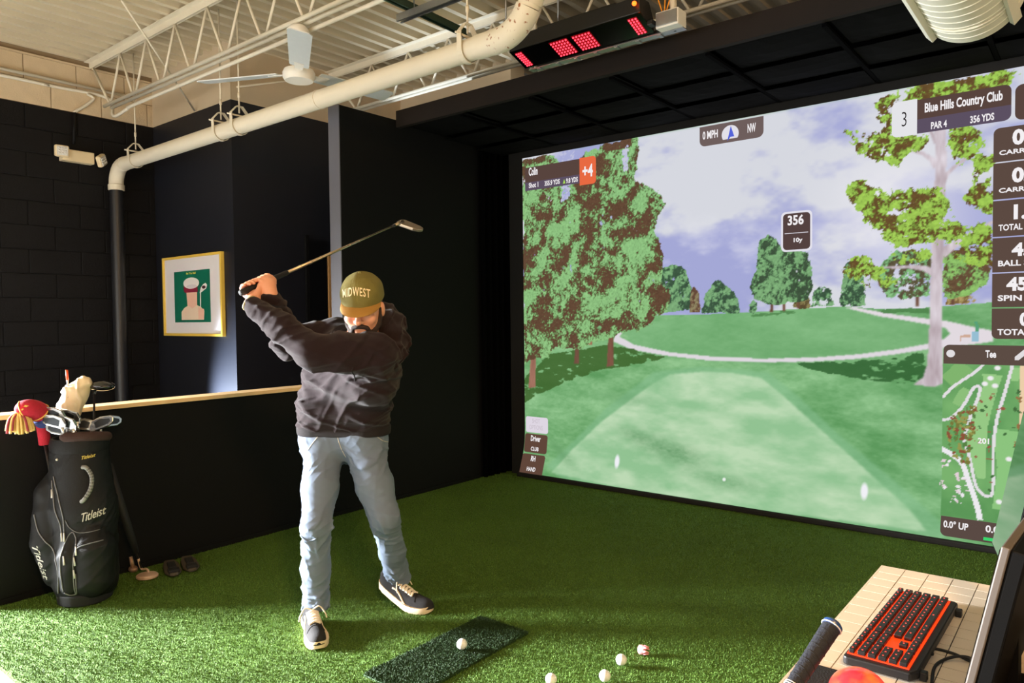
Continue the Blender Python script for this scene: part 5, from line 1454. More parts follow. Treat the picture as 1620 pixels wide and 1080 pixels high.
# ribbed waistband and cuffs
rb = Field(0.03)
rb.cap(A(*(1.3065, -2.8811, 0.8566)), A(*(1.4889, -2.7595, 0.8544)), 0.107, 0.107)
rb.cut(hem + A(0, 0, 0.042), UP, 0.008).cut(hem + A(0, 0, -0.006), -UP, 0.008)
field_obj('waistband', rb, 0.005, M['rib'], hoodie)
for e_, w_ in ((elL, wrL), (elR, wrR)):
    d_ = unit(w_ - e_)
    mk('cuff', lathe([(0.034, -0.05), (0.040, -0.045), (0.0405, -0.02), (0.039, 0.004), (0.033, 0.008), (0.028, 0.0)], w_ - d_ * 0.012, d_, 24), M['rib'], hoodie, smooth=True)
# hood lying behind the neck, rolled collar in front
hh_ = Field(0.03)
hh_.chain([A(*(1.5156, -2.8613, 1.286)), A(*(1.5197, -2.7776, 1.3634)), A(*(1.59, -2.746, 1.3738)), A(*(1.6731, -2.7579, 1.3286)), A(*(1.7436, -2.7939, 1.2586)), A(*(1.792, -2.8603, 1.1978)), A(*(1.8135, -2.9214, 1.1676))], [0.035, 0.046, 0.05, 0.048, 0.044, 0.040, 0.028])
hh_.chain([A(*(1.8126, -2.9189, 1.2451)), A(*(1.8018, -2.9669, 1.2287)), A(*(1.7403, -2.9909, 1.2285)), A(*(1.6519, -2.9845, 1.245)), A(*(1.5725, -2.9441, 1.2829))], [0.034, 0.030, 0.028, 0.030, 0.032])
hh_.chain([A(*(1.6582, -2.7954, 1.3347)), A(*(1.741, -2.8342, 1.2678))], [0.05, 0.05])
hdf = folds(0.010, 70, 26, 51)
hh_.disp = lambda P: hdf(P)
field_obj('hood', hh_, 0.0045, M['hoodie'], hoodie)
# pouch pocket seam and shoulder seam
hb_ = bvh_of(hoodie)
seam('shoulder_seam', [A(*(1.7827, -3.0623, 1.1619)), A(*(1.7733, -3.0711, 1.132)), A(*(1.7659, -3.0786, 1.097))], M['rib'], 0.002, hb_, hoodie)

# bracelet at the left wrist
wd_ = unit(elL - wrL); wx, wy, _ = frame_of(wd_)
mk('bracelet', tube([wrL - wd_ * 0.012 + 0.031 * (math.cos(a) * wx + math.sin(a) * wy) for a in np.linspace(0, 2 * math.pi, 25)[:-1]], 0.0045, 8, closed=True), mat('woven_bracelet', (176, 160, 110), 0.6, var=0.3, scale=200), person, smooth=True)

# shoes
M['shoe'] = mat('black_suede', (30, 27, 28), 0.9, var=0.2, scale=60, bump=0.3, bscale=500)
M['sole'] = mat('cream_rubber', (236, 214, 184), 0.6, var=0.05)
M['lace'] = mat('cream_lace', (238, 222, 200), 0.8)
def shoe(heel, toe, bend=0.0, roll=0.0, flip=1):
    """sole outline swept between heel and toe; toe part flat on the turf when the heel is lifted"""
    heel = A(*heel); toe = A(*toe); Lh = A(toe[0] - heel[0], toe[1] - heel[1], 0); L = np.linalg.norm(Lh); fx = Lh / L
    fy = np.cross(UP, fx)
    hgt = heel[2]
    def pos(s, w, z):
        """s 0..1 heel to toe, w sideways, z above the sole's underside"""
        q = max(0.0, 1 - s / 0.62)
        lift = hgt * q ** 1.35 + 0.010 * max(0, (s - 0.86) / 0.14) ** 2
        return heel * A(1, 1, 0) + fx * (L * s) + fy * w + UP * (lift + z)
    prof = [(0.0, 0.018, 0.018), (0.03, 0.030, 0.030), (0.10, 0.036, 0.036), (0.25, 0.037, 0.034), (0.42, 0.038, 0.032), (0.58, 0.046, 0.040), (0.72, 0.050, 0.046), (0.84, 0.046, 0.044), (0.93, 0.036, 0.034), (0.98, 0.022, 0.022), (1.0, 0.010, 0.010)]
    def width(s, k): return np.interp(s, [p[0] for p in prof], [p[k] for p in prof])
    sh = thing_part('shoe')
    N = 26; ss = 0.5 - 0.5 * np.cos(np.linspace(0, math.pi, N)); ring = [(s, width(s, 1) * flip) for s in ss] + [(s, -width(s, 2) * flip) for s in ss[::-1]]
    V = []; n = len(ring)
    for z, k in ((0.0, 0.96), (0.005, 1.04), (0.022, 1.07), (0.028, 1.03)):
        V += [pos(s, w * k, z + (0.006 * (1 - s) if z > 0.01 else 0)) for s, w in ring]
    Fq = [tuple(range(n))[::-1], tuple(range(3 * n, 4 * n))]
    for lay in range(3):
        for i in range(n): Fq.append((lay * n + i, lay * n + (i + 1) % n, (lay + 1) * n + (i + 1) % n, (lay + 1) * n + i))
    sole = mk('shoe', (V, Fq), M['sole'], person, smooth=True, autosmooth=50)
    u = Field(0.02)
    for s, r in ((0.10, 0.036), (0.22, 0.036), (0.36, 0.036), (0.5, 0.041), (0.64, 0.046), (0.76, 0.047), (0.86, 0.041), (0.925, 0.030)):
        zt = np.interp(s, [0, .1, .3, .45, .6, .8, .9, 1], [0.075, 0.095, 0.095, 0.085, 0.068, 0.054, 0.046, .04])
        u.cap(pos(s, 0, 0.02), pos(s, 0, max(0.024, zt - r * 0.55)), r * 0.92, r * 0.74, k=0.03)
    # keep only what stands above the sole
    def ue(P, cull=True):
        d = Field.__call__(u, P, cull)
        l = (P - heel * A(1, 1, 0)); s = np.clip(l @ fx / L, 0, 1)
        lift = hgt * np.maximum(0, 1 - s / 0.62) ** 1.35
        return np.maximum(d, (lift + 0.023) - P[:, 2])
    lo, hi = u.bounds(); V, Q = net(ue, lo, hi, 0.0034)
    up_ = big_mesh('shoe_upper', V, Q, M['shoe'], sole); up_.data.polygons.foreach_set('use_smooth', [True] * len(up_.data.polygons))
    bvh = bvh_of(up_); ob = base_of(sole)
    def top(s, w):
        p = pos(s, w, 0.0); o_ = A(p[0], p[1], 0.5) - ob
        hit, nrm, _, _ = bvh.ray_cast(Vector(o_), Vector((0, 0, -1)))
        return np.array(hit) + np.array(nrm) * 0.003 + ob if hit is not None else pos(s, w, 0.07)
    # crossed laces
    for i in range(5):
        s0 = 0.40 + i * 0.055
        for sg in (-1, 1):
            mk('lace', tube(smooth_path([top(s0, -0.022 * sg), top(s0 + 0.02, 0), top(s0 + 0.04, 0.022 * sg)], 4), 0.0052, 6), M['lace'], sole, smooth=True)
    kx = top(0.40, 0.0)
    for sg in (-1, 1):
        mk('lace', tube(smooth_path([kx, kx + fy * sg * 0.03 + UP * 0.012, kx + fy * sg * 0.052 - UP * 0.015 + fx * 0.01, kx + fy * sg * 0.058 - UP * 0.035 + fx * 0.02], 5), 0.003, 6), M['lace'], sole, smooth=True)
    # wavy side stripe
    for sg in (-1, 1):
        pts = []
        for t in np.linspace(0, 1, 16):
            s = 0.30 + 0.36 * t; z = 0.062 - 0.030 * t + 0.010 * math.sin(t * 6)
            p = pos(s, 0, z); o_ = p + fy * sg * 0.2 - ob
            hit, nrm, _, _ = bvh.ray_cast(Vector(o_), Vector(-fy * sg))
            if hit is not None: pts.append(np.array(hit) + np.array(nrm) * 0.001 + ob)
        if len(pts) > 3: mk('side_stripe', tube(pts, 0.0042, 6), M['sole'], sole, smooth=True)
    # toe cap stitching
    pts = [top(0.74 - 0.05 * (1 - (w / 0.04) ** 2) + 0.02, w) for w in np.linspace(-0.034, 0.034, 12)]
    mk('toe_stitch', tube(np.array(pts) - UP * 0.0022, 0.0012, 5), M['lace'] if False else M['shoe'], sole, smooth=True)
    return sole
def thing_part(n): return None
shoe((1.335, -2.985, 0.0), (1.618, -3.138, 0.0), flip=1)
shoe((1.435, -2.645, 0.085), (1.712, -2.585, 0.0), flip=-1)

# the club in his hands
M['shaft'] = mat('brushed_steel_shaft', (196, 176, 150), 0.25, metal=0.9)
M['graphite'] = mat('dark_graphite', (40, 38, 40), 0.35)
M['grip'] = mat('black_rubber_grip', (22, 22, 24), 0.8, bump=0.4, bscale=300)
club = thing('golf_club', 'steel shafted iron raised in the golfer\'s hands over his shoulder', 'golf club', tuple(butt))
mk('grip', tube([butt - ca_ * 0.012, butt, butt + ca_ * 0.02, butt + ca_ * 0.26], [0.012, 0.0145, 0.0138, 0.0105], 14), M['grip'], club, smooth=True)
sh_ = mk('shaft', tube([butt + ca_ * 0.26, butt + ca_ * (CL - 0.06)], [0.0075, 0.0052], 12), M['shaft'], club, smooth=True)
for k in range(7):
    t = 0.34 + k * 0.07
    mk('shaft_step', tube([butt + ca_ * t, butt + ca_ * (t + 0.006)], 0.0085 - 0.0003 * k, 12), M['shaft'], sh_, smooth=True)
mk('ferrule', tube([butt + ca_ * (CL - 0.085), butt + ca_ * (CL - 0.05)], [0.0062, 0.0085], 12), M['graphite'], club, smooth=True)
mk('hosel', tube([butt + ca_ * (CL - 0.055), chd + ca_ * 0.02], [0.0085, 0.010], 12), M['shaft'], club, smooth=True)
# iron head: blade profile, sweeping off the end of the shaft
hx = unit(CAMR * 0.9 - UP * 0.35 - CAMF * 0.1); hx = unit(hx - ca_ * (hx @ ca_) * 0.6); hn = unit(np.cross(ca_, hx)); hy = np.cross(hn, hx)
if hy @ ca_ < 0: hy = -hy
outl = [(-0.012, -0.018), (0.004, -0.012), (0.060, 0.000), (0.084, 0.012), (0.094, 0.032), (0.088, 0.046), (0.070, 0.052), (0.03, 0.050), (-0.004, 0.046), (-0.016, 0.034), (-0.018, 0.0)]
outl = [(a * 1.25, b * 1.15) for a, b in outl]
mk('club_head', prism(outl, chd, hx, hy, hn, 0.018), mat('satin_club_steel', (176, 158, 140), 0.3, metal=0.85), club, bevel=0.005)

# ------------------------------------------------------------------ golf bag leaning by the half wall
BX, BY = 0.235, -3.505
bagm = mat('black_nylon', (13, 13, 15), 0.6, spec=0.3, var=0.15, scale=18, bump=0.3, bscale=500)
bag = thing('golf_bag', 'black cart golf bag with many zip pockets leaning by the half wall', 'golf bag', (BX, BY, 0))
# local axes of the bag: s = across (towards the screen), q = out from the wall
bs = unit((0.62, 0.78, 0)); bq = unit((0.78, -0.62, 0)); 
BT = 0.80
def BG(s, q, z): return A(BX, BY, 0) + bs * s + bq * q + UP * z - bs * 0.02 * (z / BT) - bq * 0.06 * (z / BT)
bf = Field(0.025)
bf.chain([BG(0, 0, 0.10), BG(0, 0, 0.45), BG(0, 0, 0.72)], [0.126, 0.132, 0.122])
bf.chain([BG(0.045, 0.0, 0.10), BG(0.04, 0, 0.45), BG(0.02, 0, 0.72)], [0.118, 0.122, 0.112])
# long apparel pocket on the left flank, ball pocket and small pockets in front
bf.chain([BG(-0.10, 0.01, 0.14), BG(-0.125, 0.01, 0.30), BG(-0.12, 0.0, 0.52), BG(-0.085, 0, 0.62)], [0.066, 0.088, 0.074, 0.045], k=0.012)
bf.chain([BG(0.075, 0.07, 0.12), BG(0.08, 0.075, 0.27), BG(0.075, 0.07, 0.33)], [0.090, 0.094, 0.066], k=0.008)
bf.chain([BG(-0.015, 0.105, 0.10), BG(-0.015, 0.11, 0.24), BG(-0.012, 0.10, 0.32)], [0.042, 0.052, 0.034], k=0.008)
bf.chain([BG(0.06, 0.095, 0.42), BG(0.11, 0.06, 0.42)], [0.032, 0.030], k=0.012)
bf.cut(BG(0, 0, 0.028), -UP).cut(BG(0, 0, 0.74), UP, 0.012)
bfd = folds(0.003, 60, 22, 71); bf.disp = bfd
bagb = field_obj('bag_body', bf, 0.005, bagm, bag)
mk('bag_base', lathe([(0.108, 0.0), (0.118, 0.008), (0.122, 0.05), (0.112, 0.06)], BG(0.012, 0, 0.0), (0, 0, 1), 32), M['grip'], bag, smooth=True, autosmooth=40)
mk('bag_collar', lathe([(0.100, 0.72), (0.128, 0.725), (0.132, 0.755), (0.124, 0.79), (0.112, 0.79), (0.108, 0.76), (0.102, 0.735)], (BX + bs[0] * -0.01 - bq[0] * 0.055, BY + bs[1] * -0.01 - bq[1] * 0.055, 0), (0, 0, 1), 36), bagm, bag, smooth=True, autosmooth=40)
mk('collar_pad', tube([BG(0.125 * math.cos(a) + 0.005, 0.122 * math.sin(a), 0.785 + 0.02 * math.sin(a)) for a in np.linspace(-0.2, 1.9, 14)], [0.012] + [0.024] * 12 + [0.012], 12), mat('dark_brown_collar_knit', (58, 38, 34), 0.9, bump=0.6, bscale=200), bag, smooth=True)
bvb = bvh_of(bagb); bo = base_of(bag)
def bag_pt(px_s, z, lift=0.002):
    """point on the bag seen from the room side: px_s across, z up"""
    o_ = BG(px_s, 0.5, z) - bo
    hit, nrm, _, _ = bvb.ray_cast(Vector(o_), Vector(-bq))
    return None if hit is None else np.array(hit) + np.array(nrm) * lift + bo
def bag_line(name, pts, m, r=0.0028):
    out = [bag_pt(s, z) for s, z in smooth_path([(s, z, 0) for s, z in pts], 8)[:, :2]]
    out = [p for p in out if p is not None]
    if len(out) > 2: return mk(name, tube(out, r, 6), m, bag, smooth=True)
M['zip'] = mat('grey_zip_tape', (104, 104, 108), 0.5, var=0.2, scale=200)
M['pull'] = mat('pale_zip_pull', (200, 196, 190), 0.4)
bag_line('zip', [(-0.175, 0.44), (-0.15, 0.36), (-0.09, 0.28), (-0.062, 0.20), (-0.07, 0.07)], M['zip'])
bag_line('zip', [(-0.085, 0.60), (-0.07, 0.48), (-0.045, 0.40), (-0.04, 0.34)], M['zip'])
bag_line('zip', [(-0.075, 0.62), (-0.05, 0.52), (-0.03, 0.44), (-0.028, 0.36)], M['zip'])
bag_line('zip', [(-0.035, 0.09), (-0.04, 0.22), (-0.02, 0.32), (0.01, 0.36), (0.03, 0.30)], M['zip'])
bag_line('zip', [(0.012, 0.07), (0.012, 0.20), (0.03, 0.285), (0.09, 0.31), (0.14, 0.315)], M['zip'])
bag_line('zip', [(-0.03, 0.085), (0.0, 0.068), (0.02, 0.085), (0.022, 0.17)], M['zip'])
bag_line('zip', [(-0.02, 0.42), (0.0, 0.38), (0.04, 0.355), (0.12, 0.36)], M['zip'], 0.002)
for s, z in ((-0.085, 0.56), (-0.04, 0.36), (-0.028, 0.36), (0.03, 0.30), (-0.022, 0.26), (0.014, 0.19), (0.02, 0.25)):
    p = bag_pt(s, z); p2 = bag_pt(s + 0.003, z - 0.04)
    if p is not None and p2 is not None: mk('zip_pull', tube([p + bq * 0.003, p2 + bq * 0.004], [0.003, 0.0045], 6), M['pull'], bag, smooth=True)
# carry handle
hpts = [bag_pt(0.055, 0.66, 0.004), bag_pt(0.068, 0.655, 0.02), bag_pt(0.083, 0.61, 0.03), bag_pt(0.08, 0.555, 0.028), bag_pt(0.062, 0.51, 0.018), bag_pt(0.05, 0.50, 0.004)]
hpts = [p for p in hpts if p is not None]
hdl = mk('carry_handle', tube(smooth_path(hpts, 6), 0.010, 10), mat('grey_handle_rubber', (122, 122, 118), 0.6), bag, smooth=True)
for p in smooth_path(hpts, 4)[5:16]:
    mk('handle_rib', sphere(p, 0.0105, 8, 6), M['grip'], hdl, smooth=True)
def bag_text(s, u0, u1, z, h, m, shear=0.35, slope=0.0, bold=0.01, vert=False):
    t, f = text_mesh(s, bold=bold, shear=shear)
    V = []
    for a, b in t:
        if vert: uu, zz = u0 + (u1 - u0) * a + b * h, z + a * slope
        else: uu, zz = u0 + (u1 - u0) * a, z + b * h + a * slope
        p = bag_pt(uu, zz, 0.003)
        V.append(p if p is not None else BG(uu, 0.12, zz))
    mk('bag_lettering', (V, f), m, bag)
bag_text('Titleist', 0.050, 0.140, 0.405, 0.040, M['pull'], slope=0.022)
bag_text('Titleist', 0.052, 0.102, 0.695, 0.016, mat('yellow_tag_thread', (222, 200, 96), 0.6), slope=0.008)
bag_text('Titleist', -0.182, -0.145, 0.30, 0.030, M['pull'], vert=True, slope=-0.17, shear=0.2)
mk('zip_emblem', sphere(bag_pt(-0.055, 0.70, 0.002), 0.006, 8, 6), M['pull'], bag, smooth=True)

# ------------------------------------------------------------------ clubs standing in the bag
M['chrome'] = mat('chromed_iron', (210, 214, 220), 0.18, metal=0.95)
M['chrome_dark'] = mat('dark_iron_cavity', (70, 74, 80), 0.3, metal=0.8)
def iron(sq, top, face, label, tilt=0.0):
    """shaft down in the bag, blade on top"""
    foot = BG(sq[0] * 0.9, sq[1] * 0.9, 0.55); t = A(*top)
    d = unit(t - foot)
    o = thing('iron', label, 'golf club', tuple(foot), 'irons standing in the golf bag')
    mk('shaft', tube([foot, t - d * 0.05], [0.0065, 0.0045], 10), M['shaft'], o, smooth=True)
    mk('hosel', tube([t - d * 0.065, t], [0.006, 0.0075], 10), M['chrome'], o, smooth=True)
    hx_ = unit(np.array(face, float) - d * (np.array(face) @ d)); hn_ = np.cross(hx_, d)
    IS = 1.3
    ol = [(-0.008, -0.010), (0.012, -0.006), (0.060, 0.006), (0.078, 0.020), (0.080, 0.036), (0.066, 0.046), (0.03, 0.046), (-0.002, 0.034), (-0.012, 0.012)]
    hd = mk('club_head', prism([(a * IS, b * IS) for a, b in ol], t, hx_, d, hn_, 0.014), M['chrome'], o, bevel=0.004)
    ic = [(0.014, 0.004), (0.058, 0.014), (0.068, 0.024), (0.066, 0.034), (0.03, 0.037), (0.008, 0.026)]
    mk('cavity', prism([(a * IS, b * IS) for a, b in ic], t - hn_ * 0.0016, hx_, d, hn_, 0.002), M['chrome_dark'], hd)
    mk('cavity', prism([(a * IS, b * IS) for a, b in ic], t + hn_ * 0.0136, hx_, d, hn_, 0.002), M['chrome_dark'], hd)
    return o
LF = -CAMR
iron((-0.03, 0.03), (0.252, -3.5778, 0.8883), LF * 1.0 + UP * 0.1, 'iron with its blade topmost of the cluster beside the red knit cover')
iron((-0.03, 0.05), (0.2659, -3.581, 0.8537), LF * 1.0, 'iron in the middle of the cluster beside the red knit cover')
iron((0.00, 0.06), (0.2519, -3.5552, 0.816), LF * 1.0 - UP * 0.1, 'iron with its blade lowest of the cluster, just above the bag collar')
iron((0.02, 0.04), (0.2836, -3.5413, 0.8443), LF * 0.8 + UP * 0.2, 'iron in front of the cream cover, its dark cavity turned to the room')
iron((0.03, 0.0), (0.2537, -3.5129, 0.8717), LF * 0.9, 'iron standing highest, below the striped alignment stick')
iron((0.06, 0.0), (0.1391, -3.402, 0.8142), LF * 0.9 + UP * 0.3, 'iron by itself behind the brown collar pad')
iron((0.09, 0.02), (0.187, -3.4148, 0.8137), CAMR * 0.9 - UP * 0.2, 'iron with a white edged blade beside the driver shaft')
iron((0.09, -0.02), (0.1523, -3.3652, 0.8236), CAMR * 0.3 - UP * 0.2 + CAMF * .5, 'iron tucked behind the driver shaft at the bag rim')
# driver, head up
dv = thing('driver', 'black driver standing head up above the bag', 'golf club', tuple(BG(0.07, 0, 0.12)), None)
dtop = A(*(0.123, -3.382, 0.9902)); dft = BG(0.05, 0.0, 0.12)
mk('shaft', tube([dft, dtop], [0.0075, 0.005], 10), M['graphite'], dv, smooth=True)
dh = Field(0.01)
dc = A(*(0.1524, -3.3566, 1.0281))
dh.ell(dc, (0.064, 0.052, 0.026), np.stack([unit(CAMR - UP * 0.06), CAMF, unit(UP + CAMR * 0.06)]))
dh.cap(dtop, dtop + unit(dtop - dft) * 0.03, 0.008, 0.012)
field_obj('club_head', dh, 0.003, mat('gloss_black_crown', (16, 17, 20), 0.12, coat=0.6), dv)
mk('face_plate', sphere(dc - CAMR * 0.052, 0.022, 14, 10, (0.7, 0.7, 0.85)), M['chrome'], dv, smooth=True)
# cream leather head cover
cvr = thing('wood_head_cover', 'long cream leather head cover bent over above the bag', 'head cover', tuple(BG(0.0, 0, 0.5)))
cf = Field(0.03)
cp_ = [A(*q) for q in [(0.1136, -3.4999, 0.8117), (0.097, -3.4979, 0.873), (0.0974, -3.4819, 0.9407), (0.1078, -3.4583, 0.996), (0.1259, -3.4288, 1.0452)]]
cf.chain(cp_, [0.036, 0.044, 0.050, 0.052, 0.036])
cfd = folds(0.007, 60, 30, 81); cf.disp = cfd
M['cream_leather'] = mat('cream_leather', (232, 212, 176), 0.5, var=0.08, scale=20)
field_obj('cover_shell', cf, 0.004, M['cream_leather'], cvr)
mk('cover_shaft', tube([BG(0.0, 0.0, 0.12), cp_[0]], 0.0075, 10), M['graphite'], cvr, smooth=True)
mk('cover_band', lathe([(0.036, -0.012), (0.040, -0.01), (0.040, 0.01), (0.036, 0.012)], cp_[0] * 0.6 + cp_[1] * 0.4, unit(cp_[1] - cp_[0]), 24), mat('tan_cover_band', (206, 170, 136), 0.6), cvr, smooth=True)
mk('cover_trim', tube(smooth_path([cp_[1] - CAMF * 0.045, cp_[2] - CAMF * 0.052, cp_[3] - CAMF * 0.054, cp_[4] - CAMF * 0.036], 6), 0.0025, 6), mat('tan_piping', (190, 158, 120), 0.6), cvr, smooth=True)
# red knit cover with tassel, drooping over the rim
kn = thing('knit_head_cover', 'red and navy knitted head cover with a big yarn tassel', 'head cover', tuple(BG(-0.06, 0, 0.5)))
kp = [A(*q) for q in [(0.1118, -3.6064, 0.7637), (0.1177, -3.6124, 0.8142), (0.1325, -3.6239, 0.8659)]]
kq = [A(*q) for q in [(0.1594, -3.6266, 0.8957), (0.1742, -3.6518, 0.9297), (0.1894, -3.6902, 0.9498), (0.1734, -3.7162, 0.9455), (0.1713, -3.7314, 0.9292)]]
M['knit_red'] = mat('red_knit', (176, 30, 52), 0.95, var=0.2, scale=90, bump=0.8, bscale=260)
M['knit_navy'] = mat('navy_knit', (40, 52, 110), 0.95, var=0.2, scale=90, bump=0.8, bscale=260)
M['knit_white'] = mat('white_knit', (230, 224, 220), 0.95, var=0.1, scale=90)
M['yarn'] = mat('straw_yarn', (226, 194, 120), 0.95, var=0.15, scale=50)
M['yarn_red'] = mat('maroon_yarn', (150, 56, 66), 0.95, var=0.2, scale=50)
mk('knit_neck', tube(smooth_path(kp, 6), 0.026, 16), M['knit_red'], kn, smooth=True)
mk('knit_navy_band', tube(smooth_path([kp[2], kq[0], kq[0] * 0.6 + kq[1] * 0.4], 4), [0.030, 0.034, 0.036, 0.038, 0.040, 0.042, 0.044, 0.044, 0.043], 16), M['knit_navy'], kn, smooth=True)
mk('knit_white_band', tube([kp[2] * 0.9 + kq[0] * 0.1, kp[2] * 0.7 + kq[0] * 0.3], [0.031, 0.034], 16), M['knit_white'], kn, smooth=True)
kk = smooth_path([kq[0] * 0.6 + kq[1] * 0.4] + kq[1:], 6)
mk('knit_body', tube(kk, np.interp(np.linspace(0, 1, len(kk)), [0, .3, .7, 1], [0.043, 0.047, 0.040, 0.018]), 20), M['knit_red'], kn, smooth=True)
M['gold_yarn'] = mat('gold_thread', (220, 176, 84), 0.8)
for t in (0.22, 0.72):
    i = int(t * (len(kk) - 1)); d_ = unit(kk[i + 1] - kk[i - 1]); xx, yy2, _ = frame_of(d_)
    rr = np.interp(t, [0, .3, .7, 1], [0.043, 0.047, 0.040, 0.018]) + 0.001
    mk('knit_stripe', tube([kk[i] + rr * (math.cos(a) * xx + math.sin(a) * yy2) for a in np.linspace(0, 2 * math.pi, 25)[:-1]], 0.0028, 6, closed=True), M['gold_yarn'], kn, smooth=True)
i = int(0.47 * (len(kk) - 1)); d_ = unit(kk[i + 1] - kk[i - 1]); sd = unit(np.cross(d_, CAMF))
tv, tf = text_mesh('E', bold=0.03)
mk('knit_letter', (np.array([kk[i] - CAMF * (0.0455 - 0.35 * ((b - 0.5) * 0.05) ** 2 / 0.045 * 10 * 0.1) + sd * (b - 0.5) * 0.05 + d_ * (a - 0.5) * 0.034 for a, b in tv]), tf), M['gold_yarn'], kn)
ts = kq[-1]
rg = random.Random(5)
for i in range(64):
    a = rg.uniform(0, 2 * math.pi); r_ = rg.uniform(0.012, 0.062)
    e_ = ts + CAMR * r_ * math.cos(a) * 1.05 + CAMF * r_ * math.sin(a) * 0.8 - UP * (rg.uniform(0.082, 0.10) - r_ * 0.15)
    mid = ts + CAMR * r_ * math.cos(a) * 0.75 + CAMF * r_ * math.sin(a) * 0.6 - UP * 0.02
    mk('tassel_strand', tube(smooth_path([ts + UP * 0.006, mid, e_], 4), 0.0055, 5), M['yarn_red'] if i % 4 == 0 else M['yarn'], kn, smooth=True)
mk('tassel_knot', sphere(ts, 0.016, 12, 8), M['yarn'], kn, smooth=True)
mk('cover_shaft', tube([BG(-0.05, 0.0, 0.12), kp[0]], 0.0075, 10), M['graphite'], kn, smooth=True)
# alignment stick
al = thing('alignment_stick', 'thin orange and white striped alignment stick in the bag', 'stick', tuple(BG(0, 0.02, 0.12)))
a0 = BG(0.01, 0.02, 0.12); a1 = A(*(0.1015, -3.497, 1.1152))
cut_ = [0.0, 0.69, 0.78, 0.87, 0.95, 1.0]
for i in range(5):
    mk('stick_section', tube([a0 + (a1 - a0) * cut_[i], a0 + (a1 - a0) * cut_[i + 1]], 0.0062 if i == 4 else 0.0045, 10), mat('stick_orange', (232, 84, 44), 0.4) if i in (2, 4) else mat('stick_white', (238, 234, 230), 0.4), al, smooth=True)

# putter standing against the bag and its cover
pt = thing('putter', 'black shafted putter leaning on the bag with its pale head on the turf', 'golf club', (0.1854, -3.1987, 0.0))
p0 = A(*(0.1042, -3.1654, 0.0)) + UP * 0.03; p1 = BG(0.19, -0.02, 0.72)
p1 = A(*(0.1584, -3.3429, 0.6243))
mk('shaft', tube([p0, p0 + (p1 - p0) * 0.55], 0.005, 10), M['graphite'], pt, smooth=True)
mk('grip', tube([p0 + (p1 - p0) * 0.16, p0 + (p1 - p0) * 0.3, p1], [0.014, 0.02, 0.024], 14), mat('navy_black_putter_cover', (16, 17, 22), 0.7, bump=0.2), pt, smooth=True)
ge = p0 + (p1 - p0) * 0.82 - CAMF * 0.025
tv, tf = text_mesh('TS', bold=0.06, shear=0.2)
pdn = unit(p1 - p0); psd = unit(np.cross(pdn, CAMF))
mk('grip_logo', (np.array([ge + psd * (a - .5) * 0.028 + pdn * (b - .5) * 0.062 for a, b in tv]), tf), mat('amber_print', (222, 172, 40), 0.5), pt)
M['putter_pale'] = mat('pale_rose_metal', (232, 200, 176), 0.35, metal=0.3)
pc_ = A(*(0.1877, -3.1736, 0.0)) + UP * 0.012
hdp = mk('club_head', lathe([(0.044, -0.009), (0.052, -0.005), (0.052, 0.004), (0.045, 0.010)], pc_, (0, 0, 1), 28, xdir=CAMR, sx=1.05), M['putter_pale'], pt, smooth=True, autosmooth=40)
mk('head_neck', tube(smooth_path([pc_ + A(-0.02, 0.02, 0.004), pc_ + A(-0.05, 0.02, 0.02), p0 + A(0, 0, 0.0), p0 + (p1 - p0) * 0.1], 5), 0.006, 8), M['putter_pale'], pt, smooth=True)
gp = A(*(0.038, -3.179, 0.0))
sr = thing('putting_cup', 'small bronze putting aid behind the pale putter head', 'putting aid', tuple(gp))
mk('foot', sphere(gp + UP * 0.018, 0.026, 14, 8, (1.2, 0.9, 0.7)), mat('bronze_metal', (150, 118, 96), 0.4, metal=0.5), sr, smooth=True)
mk('post', tube([gp + UP * 0.02, gp + UP * 0.085 - CAMR * 0.012], [0.012, 0.009], 10), mat('bronze_post', (168, 136, 112), 0.4, metal=0.5), sr, smooth=True)

# two dark shoe shaped ball clamps lying by the wall
def clamp(c, ang, label):
    c = A(*c); d = A(math.cos(ang), math.sin(ang), 0); s = A(-d[1], d[0], 0)
    t = thing('foot_pad', label, 'foot pad', tuple(c), 'dark foot pads by the half wall')
    mk('pad', prism([(-0.13, -0.025), (-0.05, -0.04), (0.07, -0.042), (0.12, -0.02), (0.13, 0.0), (0.12, 0.02), (0.07, 0.042), (-0.05, 0.04), (-0.13, 0.025)], c + UP * 0.008, d, s, UP, 0.018), mat('worn_brown_rubber', (74, 66, 54), 0.7, var=0.2), t, bevel=0.006)
    mk('strap', obox(c + UP * 0.03 - d * 0.01, d, s, UP, 0.05, 0.02, 0.006), M['grip'], t, bevel=0.004)
    mk('toe_piece', obox(c + UP * 0.03 + d * 0.09, d, s, UP, 0.025, 0.028, 0.010), M['grip'], t, bevel=0.006)
clamp((0.1865, -3.0418, 0.0), -0.35, 'dark rubber foot pad on the turf nearer the putter head')
clamp((0.1947, -2.9474, 0.0), -0.35, 'dark rubber foot pad on the turf further from the putter head')

